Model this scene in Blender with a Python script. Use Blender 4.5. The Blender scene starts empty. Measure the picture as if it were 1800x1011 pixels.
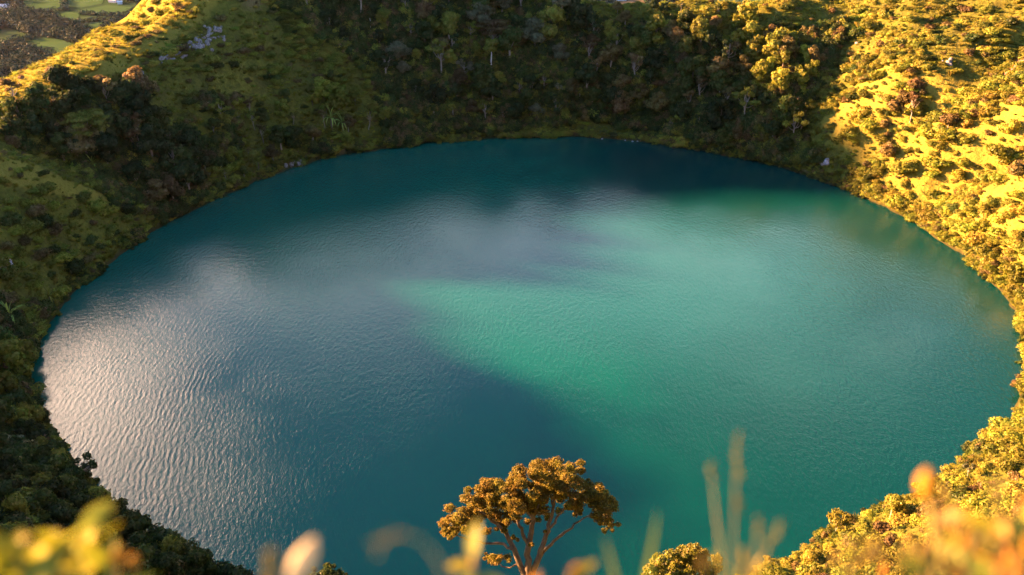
import bpy, math, random
import numpy as np
from mathutils import Vector, Matrix, Euler

random.seed(7)
RNG = np.random.default_rng(7)
SC = bpy.context.scene
COL = SC.collection
rad = math.radians

# ------------------------------------------------------------------ camera, sky, sun, exposure
CAM_H, PITCH, FPX = 120.0, rad(29.0), 1600.0
cam_d = bpy.data.cameras.new('camera')
cam = bpy.data.objects.new('camera', cam_d)
COL.objects.link(cam)
cam.location = (0, 0, CAM_H)
cam.rotation_euler = (rad(90) - PITCH, 0, 0)
cam_d.sensor_width = 36.0
cam_d.lens = FPX / 1800.0 * 36.0
cam_d.clip_start = 0.05
cam_d.clip_end = 30000
cam_d.dof.use_dof = True
cam_d.dof.focus_distance = 190.0
cam_d.dof.aperture_fstop = 2.8
SC.camera = cam

SUN_EL, SUN_AZ = rad(14.0), rad(16.0)      # azimuth measured from -X towards +Y
SUN_DIR = Vector((-math.cos(SUN_EL) * math.cos(SUN_AZ), math.cos(SUN_EL) * math.sin(SUN_AZ), math.sin(SUN_EL)))
EXPOSURE = 4.03

world = bpy.data.worlds.new('World')
SC.world = world
world.use_nodes = True


class NT:
    """small helper for building node trees"""
    def __init__(s, tree):
        s.t = tree
        tree.nodes.clear()

    def n(s, kind, props=None, **ins):
        nd = s.t.nodes.new(kind)
        for k, v in (props or {}).items():
            setattr(nd, k, v)
        for k, v in ins.items():
            key = int(k[1:]) if k[0] == '_' and k[1:].isdigit() else k.replace('_', ' ')
            s.set(nd, key, v)
        return nd

    def set(s, nd, key, v):
        sock = nd.inputs[key]
        if isinstance(v, bpy.types.NodeSocket):
            s.t.links.new(v, sock)
        elif isinstance(v, bpy.types.Node):
            s.t.links.new(v.outputs[0], sock)
        else:
            sock.default_value = v

    def math(s, op, a, b=0.0, c=None, clamp=False):
        nd = s.n('ShaderNodeMath', {'operation': op, 'use_clamp': clamp})
        s.set(nd, 0, a); s.set(nd, 1, b)
        if c is not None: s.set(nd, 2, c)
        return nd.outputs[0]

    def vmath(s, op, a, b=None, out=0):
        nd = s.n('ShaderNodeVectorMath', {'operation': op})
        s.set(nd, 0, a)
        if b is not None: s.set(nd, 1, b)
        return nd.outputs[out]

    def mix(s, fac, a, b, blend='MIX'):
        nd = s.n('ShaderNodeMix', {'data_type': 'RGBA', 'blend_type': blend})
        s.set(nd, 0, fac); s.set(nd, 6, a); s.set(nd, 7, b)
        return nd.outputs[2]

    def ramp(s, fac, stops, interp='LINEAR'):
        nd = s.n('ShaderNodeValToRGB')
        nd.color_ramp.interpolation = interp
        el = nd.color_ramp.elements
        while len(el) < len(stops): el.new(0.5)
        for e, (p, c) in zip(el, stops):
            e.position = p
            e.color = c if len(c) == 4 else (*c, 1)
        s.set(nd, 0, fac)
        return nd.outputs[0]

    def maprange(s, v, a, b, c=0.0, d=1.0, smooth=False):
        nd = s.n('ShaderNodeMapRange', {'interpolation_type': 'SMOOTHSTEP' if smooth else 'LINEAR'})
        for i, x in enumerate((v, a, b, c, d)): s.set(nd, i, x)
        return nd.outputs[0]

    def noise(s, vec, scale, detail=3.0, rough=0.55, dist=0.0):
        nd = s.n('ShaderNodeTexNoise', Scale=scale, Detail=detail, Roughness=rough, Distortion=dist)
        s.set(nd, 'Vector', vec)
        return nd.outputs[0]


def build_world():
    w = NT(world.node_tree)
    sky = w.n('ShaderNodeTexSky', {'sky_type': 'NISHITA', 'sun_disc': False, 'sun_elevation': SUN_EL,
                                   'sun_rotation': math.atan2(SUN_DIR.x, SUN_DIR.y), 'altitude': 2800.0,
                                   'air_density': 0.55, 'dust_density': 1.2, 'ozone_density': 0.6})
    tc = w.n('ShaderNodeTexCoord')
    d = tc.outputs['Generated']
    # broken cloud: a few cumulus banks with ragged edges, the ones nearer the sun warm and bright
    sep = w.n('ShaderNodeSeparateXYZ', _0=d)
    zc = w.math('MAXIMUM', w.math('ADD', sep.outputs[2], 0.12), 0.1)
    pl = w.n('ShaderNodeCombineXYZ', _0=w.math('DIVIDE', sep.outputs[0], zc), _1=w.math('DIVIDE', sep.outputs[1], zc), _2=CLOUD_SEED)
    n1 = w.noise(pl, 1.6, 5.0, 0.6, 0.3)
    field = w.math('MULTIPLY_ADD', n1, 1.5, -1.05)
    for az, el, wid, amp in CLOUDS:
        c = (math.sin(rad(az)) * math.cos(rad(el)), math.cos(rad(az)) * math.cos(rad(el)), math.sin(rad(el)))
        dt = w.vmath('DOT_PRODUCT', d, c, 1)
        field = w.math('ADD', field, w.maprange(dt, math.cos(rad(wid)), 1.0, 0.0, amp, True))
    cover = w.maprange(field, -0.05, 0.28, 0.0, 1.0, True)
    dens = w.maprange(field, 0.25, 0.75)
    sd = w.vmath('DOT_PRODUCT', d, tuple(SUN_DIR), 1)
    near = w.maprange(sd, 0.56, 0.90, 0.0, 1.0, True)
    lit = w.mix(near, CLOUD_FAR, CLOUD_SUN)
    dark = w.mix(near, tuple(0.55 * k for k in CLOUD_FAR[:3]) + (1,), tuple(0.7 * k for k in CLOUD_SUN[:3]) + (1,))
    cl = w.mix(dens, lit, dark)
    up = w.maprange(sep.outputs[2], 0.02, 0.12)
    col = w.mix(w.math('MULTIPLY', cover, up), sky, cl)
    bg = w.n('ShaderNodeBackground', Color=col, Strength=SKY_STRENGTH)
    w.n('ShaderNodeOutputWorld', Surface=bg)


CLOUD_SEED, SKY_STRENGTH = 3.7, 0.05
# azimuth from the view direction, elevation, half width in degrees, weight
CLOUDS = [(-34, 29, 9, 0.95), (-31, 36, 6, 0.65), (-40, 24, 7, 0.55), (4, 21, 12, 0.5), (15, 24, 9, 0.55), (-13, 25, 15, 0.55), (25, 30, 6, 0.7), (19, 32, 5, 0.4)]
CLOUD_FAR, CLOUD_SUN = (2.9, 3.4, 3.6, 1), (48.0, 32.5, 23.0, 1)
build_world()

sun_d = bpy.data.lights.new('sun', 'SUN')
sun_d.energy = 5.0
sun_d.color = (1.0, 0.465, 0.195)
sun_d.angle = rad(2.8)
sun = bpy.data.objects.new('sun', sun_d)
COL.objects.link(sun)
sun.rotation_euler = (-SUN_DIR).to_track_quat('-Z', 'Y').to_euler()
sun.location = (-300, 100, 300)

SC.view_settings.view_transform = 'Standard'
SC.view_settings.look = 'None'
SC.view_settings.exposure = EXPOSURE
SC.view_settings.gamma = 1.0
SC.view_settings.use_curve_mapping = False
SC.render.engine = 'CYCLES'
cy = SC.cycles
cy.max_bounces = 6
cy.diffuse_bounces = 3
cy.glossy_bounces = 2
cy.transmission_bounces = 3
cy.volume_bounces = 0
cy.use_denoising = True
cy.sample_clamp_indirect = 6.0

# ------------------------------------------------------------------ pixel <-> place
CP, SP = math.cos(PITCH), math.sin(PITCH)


def ray(px, py):
    a, b = (px - 900.0) / FPX, (505.5 - py) / FPX
    return np.array([a, CP + b * SP, -SP + b * CP])      # times depth along the optical axis


def at_depth(px, py, depth):
    p = ray(px, py) * depth
    p[2] += CAM_H
    return p


def at_z(px, py, z):
    d = ray(px, py)
    t = (z - CAM_H) / d[2]
    return np.array([d[0] * t, d[1] * t, z])


def project(x, y, z):
    zz = z - CAM_H
    dep = y * CP - zz * SP
    up = y * SP + zz * CP
    return 900 + FPX * x / dep, 505.5 - FPX * up / dep, dep


# ------------------------------------------------------------------ terrain shape
CX, CY, R0 = 7.8, 216.0, 123.0
SHORE_PX = [(48, 690), (58, 610), (106, 540), (192, 470), (296, 390), (400, 340), (500, 300), (590, 275), (700, 258), (820, 246), (950, 241),
            (1060, 243), (1200, 258), (1300, 277), (1400, 301), (1480, 330), (1560, 365), (1650, 420), (1748, 500), (1797, 570), (1812, 640)]
_sh = []
for q in SHORE_PX:
    g = at_z(q[0], q[1], 0)
    _sh.append((math.degrees(math.atan2(g[1] - CY, g[0] - CX)) % 360, math.hypot(g[0] - CX, g[1] - CY)))
_sh += [(330, 115), (315, 109), (300, 105), (285, 108), (270, 113), (250, 117), (232, 120), (216, 122)]
_sh.sort()
_ST = np.array([s[0] for s in _sh]); _SR = np.array([s[1] for s in _sh])
_tt = np.arange(0, 360, 1.0)
_rr = np.interp(_tt, _ST, _SR, period=360)
_k = np.hanning(13); _k /= _k.sum()
_rr = np.convolve(np.r_[_rr[-12:], _rr, _rr[:12]], _k, 'same')[12:-12]
_sn = np.random.default_rng(3).normal(size=360)
_sn = np.convolve(np.r_[_sn[-6:], _sn, _sn[:6]], np.hanning(5), 'same')[6:-6]
_rr = _rr + 0.35 * np.sin(np.radians(_tt * 9 + 20)) + 0.45 * _sn


def shore_dist(x, y):
    th = np.degrees(np.arctan2(y - CY, x - CX)) % 360
    return np.hypot(x - CX, y - CY) - np.interp(th, _tt, _rr, period=360)


def polar(th, d):
    t = rad(th)
    r = float(np.interp(th % 360, _tt, _rr, period=360)) + d
    return CX + r * math.cos(t), CY + r * math.sin(t)


CTRL = []


def on_slope(px, py, sl):
    """the place where this line of sight meets a bank rising at `sl` degrees from the shore"""
    t = np.linspace(150, 700, 11001)
    d = ray(px, py)
    X = d[0] * t; Y = d[1] * t; Z = CAM_H + d[2] * t
    sd = shore_dist(X, Y)
    ok = np.where((sd > 0) & (Z < np.tan(rad(sl)) * sd) & (t > 160))[0]
    i = ok[0]
    CTRL.append((X[i], Y[i], Z[i]))


def pol(th, d, z):
    x, y = polar(th, d)
    CTRL.append((x, y, z))


# inner slopes seen in the picture
for a in [
        # left ridge: shade line then skyline
        (90, 178, 45), (170, 145, 45), (215, 112, 45), (262, 90, 45), (295, 66, 45), (345, 44, 46), (380, 26, 46),
        # left spur crest, and the gully behind it
        (0, 279, 48), (60, 294, 50), (130, 328, 52), (200, 355, 50), (250, 380, 46),
        (10, 245, 36), (70, 262, 35), (140, 305, 34), (210, 330, 34), (110, 215, 38), (180, 260, 37), (240, 290, 38),
        # left bank
        (10, 330, 47), (100, 400, 46), (30, 450, 45), (10, 560, 45),
        # far slope
        (300, 250, 42), (420, 200, 44), (500, 100, 45), (600, 180, 42), (450, 20, 46), (600, 20, 46), (700, 100, 43), (760, 190, 40),
        (800, 20, 44), (900, 100, 43), (900, 10, 44), (985, 6, 43), (1060, 17, 42), (1130, 22, 42), (1200, 21, 42), (1270, 18, 43), (1330, 12, 44), (1370, 3, 45),
        (1050, 110, 42), (1150, 120, 42), (1100, 180, 39),
        # right: lobe, ravine, lobe
        (1250, 110, 45), (1330, 110, 47), (1370, 165, 47), (1500, 40, 39), (1440, 130, 38), (1390, 215, 38), (1350, 268, 39),
        (1440, 215, 48), (1520, 140, 49), (1570, 70, 45), (1640, 20, 39), (1520, 270, 48), (1620, 220, 47), (1700, 120, 42), (1780, 30, 35), (1790, 120, 40), (1700, 10, 36), (1790, 200, 45),
        # right spur and the gully behind
        (1800, 275, 37), (1740, 308, 36), (1680, 345, 36), (1800, 303, 55), (1740, 335, 54), (1685, 366, 52), (1640, 390, 47), (1790, 400, 48)]:
    on_slope(*a)
# outer side of the left ridge (skyline), a little lower than its crest
for px, py, z in [(0, 147, 35.5), (60, 120, 36.5), (101, 98, 37.5), (135, 81, 38.4), (188, 46, 40.8), (235, 17, 43.4), (269, -4, 45),
                  (40, 148, 37.4), (90, 130, 38.6), (140, 105, 39.7), (170, 85, 40.6), (205, 60, 41.8), (240, 40, 43.2), (285, 22, 45.4),
                  (60, 160, 37.4), (120, 145, 38.8), (190, 108, 40.8), (230, 75, 42.2), (265, 55, 43.8), (320, 28, 46.8)]:
    CTRL.append(tuple(at_z(px, py, z)))
for x, y, z in [(-172, 268, 30), (-172, 285, 31), (-168, 305, 32), (-160, 325, 34), (-150, 345, 38), (-190, 262, 20), (-195, 300, 14), (-185, 340, 18), (-175, 372, 26), (-230, 300, -20), (-220, 360, -18), (-200, 235, 28), (-190, 222, 34), (-150, 242, 31), (-150, 229, 32.5), (-149, 219, 35.5), (-148, 210, 39.5), (-150, 201, 43), (-150, 192, 46), (-156, 180, 48), (-156, 260, 34), (-162, 150, 49)]:
    CTRL.append((x, y, z))  # out-of-frame rim heights here are shaped to throw the lake's shadow edge
# unseen back hill, its heights shaped to cast the shadow edges; then the rim
for x, y, z in [(-112, 359, 71), (-104, 351, 62), (-120, 368, 71), (-112, 376, 74), (-100, 400, 75), (-60, 410, 73), (-60, 385, 63), (-20, 405, 60), (-130, 400, 66), (-80, 440, 60), (10, 415, 40)]:
    CTRL.append((x, y, z))
for th, d, z in [(85, 70, 20), (75, 70, 18), (65, 75, 18), (56, 85, 40), (45, 105, 62), (30, 112, 66), (15, 98, 68), (0, 88, 78), (-15, 82, 84), (-30, 80, 90),
                 (15, 45, 47), (0, 45, 47), (-15, 44, 45), (-30, 45, 45), (-45, 45, 45), (-60, 46, 46),
                 (-45, 82, 92), (-60, 92, 102), (-75, 98, 115), (270, 98, 119.2), (262, 96, 116),
                 (250, 45, 42), (250, 80, 84), (235, 40, 34), (235, 75, 72), (220, 36, 31), (220, 65, 56), (205, 34, 31), (205, 60, 48), (192, 60, 46),
                 (-15, 125, 100), (20, 135, 78), (-45, 125, 100), (-75, 125, 112), (270, 125, 112), (250, 120, 80), (225, 110, 46), (200, 105, 34)]:
    pol(th, d, z)
for x in (-34, -17, 0, 17, 34):
    for y, z in [(12, 101.5), (24, 86), (36, 71.5), (50, 56), (66, 39), (84, 20)]:
        CTRL.append((x * (0.35 + y / 90), y, z - (3 if abs(x) > 30 and y < 40 else 0)))
CTRL += [(0, 0, 118.2), (8, -2, 118.0), (-8, -2, 118.0), (4, 4, 112), (-4, 4, 112), (-20, 2, 108), (22, 2, 112)]
for th in range(0, 360, 12):
    pol(th, 0.0, 0.4)
    pol(th, 3.0, 2.2)
    pol(th, -14, -8)
    pol(th, 190, 20.0 if (th < 40 or th > 230) else -40)
    if th % 24 == 0:
        pol(th, -60, -25)
        pol(th, 330, -70)
CT = np.array(CTRL)


def tps_fit(P, z, lam=6.0):
    n = len(P)
    d2 = ((P[:, None] - P[None]) ** 2).sum(-1) / 1e4
    K = 0.5 * d2 * np.log(d2 + 1e-12)
    A = np.zeros((n + 3, n + 3))
    A[:n, :n] = K + lam * 1e-4 * np.eye(n)
    Q = np.c_[np.ones(n), P / 100]
    A[:n, n:] = Q; A[n:, :n] = Q.T
    return np.linalg.solve(A, np.r_[z, 0, 0, 0])


_W = tps_fit(CT[:, :2], CT[:, 2])


def tps_eval(x, y):
    out = np.empty(x.size)
    xs, ys = x.ravel(), y.ravel()
    for i in range(0, xs.size, 20000):
        a, b = xs[i:i + 20000], ys[i:i + 20000]
        d2 = ((a[:, None] - CT[None, :, 0]) ** 2 + (b[:, None] - CT[None, :, 1]) ** 2) / 1e4
        out[i:i + 20000] = (0.5 * d2 * np.log(d2 + 1e-12)) @ _W[:-3] + _W[-3] + _W[-2] * a / 100 + _W[-1] * b / 100
    return out.reshape(x.shape)


def lattice_noise(x, y, seed):
    xi, yi = np.floor(x).astype(np.int64), np.floor(y).astype(np.int64)
    fx, fy = x - xi, y - yi
    fx = fx * fx * (3 - 2 * fx); fy = fy * fy * (3 - 2 * fy)

    def h(a, b):
        v = (a * 374761393 + b * 668265263 + seed * 974711) & 0x7fffffff
        v = ((v ^ (v >> 13)) * 1274126177) & 0x7fffffff
        return ((v ^ (v >> 16)) & 0xffff) / 65535.0 - 0.5
    return (h(xi, yi) * (1 - fx) + h(xi + 1, yi) * fx) * (1 - fy) + (h(xi, yi + 1) * (1 - fx) + h(xi + 1, yi + 1) * fx) * fy


def fbm(x, y, seed, oct=4):
    s, a = 0.0, 1.0
    for o in range(oct):
        s = s + a * lattice_noise(x * 2 ** o + 17 * o, y * 2 ** o + 31 * o, seed + o)
        a *= 0.5
    return s


VALLEY = -250.0
FLAT_C = at_z(1075, 232, 1.0)


def raw_height(x, y):
    d = shore_dist(x, y)
    near = d < 330
    z = np.where(near, 0.0, -70.0)
    z[near] = tps_eval(x[near], y[near])
    # outside the crater the hill runs out to the valley floor
    f = np.clip((d - 190) / 420, 0, 1); f = f * f * (3 - 2 * f)
    far_z = VALLEY
    z = z * (1 - f) + far_z * f
    amp = np.clip(d / 10, 0, 1) * np.clip((900 - d) / 500, 0, 1) * np.clip((np.hypot(x, y) - 6) / 60, 0.03, 1)
    calm = np.clip(np.hypot((x + 140) / 45, (y - 300) / 50), 0.25, 1)
    th = np.arctan2(y - CY, x - CX)
    rib = fbm(th * 9 + 0.012 * d, d / 90, 51, 2) * np.clip((d - 4) / 18, 0, 1) * np.clip((160 - d) / 60, 0, 1)
    z = z + amp * calm * (3.0 * fbm(x / 22, y / 22, 11, 3) + 1.7 * fbm(x / 6, y / 6, 23, 2) + 7.0 * rib * np.clip((np.cos(th - 0.35) + 0.35), 0.25, 1))
    z = np.where((d > 0) & (d < 60), np.maximum(z, 0.25 + 0.25 * d), z)
    z = np.where(d <= 0, np.minimum(z, 0.25 + 0.5 * d), z)
    # grassy flat on the far shore
    e = ((x - FLAT_C[0]) / 24) ** 2 + ((y - FLAT_C[1] + 1) / 10.5) ** 2
    w = np.clip(1.5 - e, 0, 1) * (d > 0)
    z = z * (1 - w) + np.minimum(z, 0.35 + 0.09 * np.maximum(d, 0)) * w
    # keep the ground under the lens where the plants stand
    g = np.clip(1 - np.hypot(x, y) / 9.0, 0, 1)
    z = z * (1 - g) + np.minimum(z, 118.5 - 1.4 * np.maximum(y, 0)) * g
    return z


def axis(c, inner, step, outer, n):
    a = np.arange(0, inner + step, step)
    g = a[-1] + (outer - a[-1]) * (np.linspace(0, 1, n + 1)[1:] ** 2.6) + np.arange(1, n + 1) * step
    a = np.r_[a, g]
    return c + np.r_[-a[:0:-1], a]


GX = axis(0, 215, 1.2, 7000, 60)
GY = axis(195, 215, 1.2, 7000, 60)
GXX, GYY = np.meshgrid(GX, GY)
GZ = raw_height(GXX, GYY)


def height(x, y):
    x = np.asarray(x, float); y = np.asarray(y, float)
    i = np.clip(np.searchsorted(GX, x) - 1, 0, len(GX) - 2)
    j = np.clip(np.searchsorted(GY, y) - 1, 0, len(GY) - 2)
    fx = (x - GX[i]) / (GX[i + 1] - GX[i]); fy = (y - GY[j]) / (GY[j + 1] - GY[j])
    return (GZ[j, i] * (1 - fx) + GZ[j, i + 1] * fx) * (1 - fy) + (GZ[j + 1, i] * (1 - fx) + GZ[j + 1, i + 1] * fx) * fy


_T = np.r_[np.linspace(35, 700, 6000), np.linspace(700, 4000, 2000)]


def hit(px, py):
    d = ray(px, py)
    X, Y, Z = d[0] * _T, d[1] * _T, CAM_H + d[2] * _T
    i = np.where(Z < np.maximum(height(X, Y), 0.0))[0]
    i = i[0] if len(i) else -1
    return np.array([X[i], Y[i], float(max(height(X[i], Y[i]), 0.0))]), _T[i]


def visible(x, y, z):
    n = 70
    t = np.linspace(0.12, 0.985, n)[None]
    X, Y, Z = x[:, None] * t, y[:, None] * t, CAM_H + (z[:, None] - CAM_H) * t
    return (Z > height(X, Y)).all(1)


# ------------------------------------------------------------------ mesh helpers
def mesh_from(name, V, F, mat=None, smooth=False):
    """V (n,3), F (m,3|4) -> mesh"""
    V = np.asarray(V, np.float32); F = np.asarray(F, np.int32)
    me = bpy.data.meshes.new(name)
    k = F.shape[1]
    me.vertices.add(len(V)); me.vertices.foreach_set('co', V.ravel())
    me.loops.add(F.size); me.loops.foreach_set('vertex_index', F.ravel())
    me.polygons.add(len(F)); me.polygons.foreach_set('loop_start', np.arange(0, F.size, k, dtype=np.int32))
    if smooth: me.polygons.foreach_set('use_smooth', np.ones(len(F), bool))
    me.update(calc_edges=True)
    if mat: me.materials.append(mat)
    return me


def obj(name, me, parent=None, loc=(0, 0, 0)):
    o = bpy.data.objects.new(name, me)
    COL.objects.link(o)
    o.location = loc
    if parent: o.parent = parent
    return o


def empty(name, loc, rz=0.0, s=1.0):
    o = bpy.data.objects.new(name, None)
    COL.objects.link(o)
    o.location = loc; o.rotation_euler = (0, 0, rz); o.scale = (s, s, s)
    o.empty_display_size = 0.5
    return o


def tag(o, label=None, cat=None, group=None, kind=None):
    if label: o['label'] = label
    if cat: o['category'] = cat
    if group: o['group'] = group
    if kind: o['kind'] = kind
    return o


def tube(path, radii, sides=6):
    """tapered tube along a polyline -> V, F(quads)"""
    P = np.array(path, float); n = len(P)
    V, F = [], []
    for i in range(n):
        t = P[min(i + 1, n - 1)] - P[max(i - 1, 0)]
        t /= np.linalg.norm(t) + 1e-9
        a = np.cross(t, [0.31, 0.95, 0.05]); a /= np.linalg.norm(a) + 1e-9
        b = np.cross(t, a)
        for k in range(sides):
            an = 2 * math.pi * k / sides
            V.append(P[i] + radii[i] * (math.cos(an) * a + math.sin(an) * b))
    for i in range(n - 1):
        for k in range(sides):
            k2 = (k + 1) % sides
            F.append((i * sides + k, i * sides + k2, (i + 1) * sides + k2, (i + 1) * sides + k))
    return np.array(V), np.array(F, int)


def join(parts):
    V, F, o = [], [], 0
    for v, f in parts:
        V.append(v); F.append(f + o); o += len(v)
    return np.concatenate(V), np.concatenate(F)


def bent(p0, p1, sag=0.0, n=5, jit=0.0, rng=None):
    p0, p1 = np.array(p0, float), np.array(p1, float)
    out = []
    L = np.linalg.norm(p1 - p0)
    for i in range(n):
        t = i / (n - 1)
        q = p0 * (1 - t) + p1 * t
        q[2] += sag * L * 4 * t * (1 - t) * 0.5
        if jit and 0 < i < n - 1: q += (rng.random(3) - 0.5) * jit * L
        out.append(q)
    return out


def leaf_quads(C, N, size, rng, aspect=1.7):
    """one pointed leaf quad (diamond) per centre C with facing N"""
    n = len(C)
    N = N / (np.linalg.norm(N, axis=1, keepdims=True) + 1e-9)
    r = rng.normal(size=(n, 3))
    a = np.cross(N, r); a /= np.linalg.norm(a, axis=1, keepdims=True) + 1e-9
    b = np.cross(N, a)
    s = (size * (0.6 + 0.8 * rng.random(n)))[:, None]
    a = a * s * aspect * 0.5; b = b * s * 0.5
    V = np.stack([C - a, C - b * 1.0 - a * 0.1, C + a, C + b * 1.0 - a * 0.1], 1).reshape(-1, 3)
    F = np.arange(4 * n).reshape(n, 4)
    return V, F


def clump(c, r, n, size, rng, flat=0.75, shell=0.72, outward=1.5):
    """leaves through a lumpy ball of radius r at c"""
    u = rng.normal(size=(n, 3)); u /= np.linalg.norm(u, axis=1, keepdims=True)
    rr = shell + (1 - shell) * rng.random(n) ** 0.6
    lump = 1 + 0.22 * np.sin(u[:, 0] * 5.1 + c[0] * 3) * np.sin(u[:, 1] * 4.3 + c[1] * 3) + 0.15 * np.sin(u[:, 2] * 7 + c[2])
    q = u * (rr * lump)[:, None] * r
    q[:, 2] *= flat
    N = u * outward + rng.normal(size=(n, 3)) * 0.55
    return leaf_quads(np.array(c) + q, N, size, rng)


# ------------------------------------------------------------------ materials
def new_mat(name):
    m = bpy.data.materials.new(name)
    m.use_nodes = True
    return m, NT(m.node_tree)


def leaf_mat(name, c1, c2, dry=None, transl=0.40, size=9.0):
    m, t = new_mat(name)
    geo = t.n('ShaderNodeNewGeometry')
    oi = t.n('ShaderNodeObjectInfo')
    isl = geo.outputs['Random Per Island']
    c = t.mix(isl, (*c1, 1), (*c2, 1))
    if dry:
        c = t.mix(t.maprange(t.math('FRACT', t.math('MULTIPLY', isl, 17.3)), 0.72, 0.95), c, (*dry, 1))
    v = t.maprange(oi.outputs['Random'], 0, 1, 0.65, 1.3)
    big = t.noise(geo.outputs['Position'], 1.0 / size, 3.0)
    v = t.math('MULTIPLY', v, t.maprange(big, 0.3, 0.7, 0.72, 1.25))
    hsv = t.n('ShaderNodeHueSaturation', Value=v, Color=c)
    hue = t.maprange(t.math('FRACT', t.math('MULTIPLY', oi.outputs['Random'], 7.77)), 0, 1, -0.014, 0.014)
    hue2 = t.maprange(t.noise(geo.outputs['Position'], 1.9 / size, 2.0), 0.36, 0.66, 0.484, 0.532)
    t.set(hsv, 'Hue', t.math('ADD', hue, hue2))
    df = t.n('ShaderNodeBsdfDiffuse', Color=hsv)
    tr = t.n('ShaderNodeBsdfTranslucent', Color=hsv)
    mx = t.n('ShaderNodeMixShader', _0=transl, _1=df, _2=tr)
    gl = t.n('ShaderNodeBsdfGlossy', Roughness=0.5, Color=(1, 1, 1, 1))
    mx2 = t.n('ShaderNodeMixShader', _0=0.008, _1=mx, _2=gl)
    t.n('ShaderNodeOutputMaterial', Surface=mx2)
    return m


def bark_mat(name, c1, c2, scale=9.0):
    m, t = new_mat(name)
    tc = t.n('ShaderNodeTexCoord')
    mp = t.n('ShaderNodeMapping', Vector=tc.outputs['Object'], Scale=(1, 1, 0.25))
    n = t.noise(mp, scale, 4.0, 0.65)
    c = t.ramp(n, [(0.3, c1), (0.7, c2)])
    bp = t.n('ShaderNodeBump', Strength=0.6, Distance=0.05, Height=n)
    b = t.n('ShaderNodeBsdfPrincipled', Base_Color=c, Roughness=0.85, Normal=bp)
    t.n('ShaderNodeOutputMaterial', Surface=b)
    return m


M = {}
M['dark green'] = leaf_mat('leaf_dark_green', (0.020, 0.036, 0.010), (0.048, 0.072, 0.018), (0.07, 0.075, 0.025))
M['olive'] = leaf_mat('leaf_olive', (0.115, 0.130, 0.018), (0.195, 0.205, 0.027), (0.23, 0.20, 0.04))
M['yellow-green'] = leaf_mat('leaf_yellow_green', (0.15, 0.175, 0.020), (0.24, 0.26, 0.030), (0.27, 0.24, 0.04))
M['rust-brown'] = leaf_mat('leaf_rust', (0.095, 0.072, 0.024), (0.15, 0.115, 0.036), (0.18, 0.13, 0.06))
M['grey-green'] = leaf_mat('leaf_grey_green', (0.10, 0.11, 0.055), (0.16, 0.17, 0.09), (0.2, 0.18, 0.10))
M['mid green'] = leaf_mat('leaf_mid_green', (0.034, 0.056, 0.011), (0.070, 0.098, 0.018), (0.095, 0.095, 0.028))
M['golden'] = leaf_mat('leaf_golden', (0.20, 0.185, 0.024), (0.30, 0.27, 0.036), (0.29, 0.23, 0.045))
M['palm'] = leaf_mat('leaf_palm', (0.24, 0.32, 0.06), (0.38, 0.46, 0.10), None)
M['grass'] = leaf_mat('leaf_grass', (0.165, 0.175, 0.020), (0.26, 0.255, 0.032), (0.31, 0.27, 0.07), 0.5)
BARK_PALE = bark_mat('bark_pale', (0.30, 0.28, 0.24), (0.52, 0.50, 0.46))
BARK_BROWN = bark_mat('bark_brown', (0.06, 0.045, 0.03), (0.16, 0.12, 0.08))
BARK_GREY = bark_mat('bark_grey', (0.16, 0.14, 0.11), (0.30, 0.26, 0.21))


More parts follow.
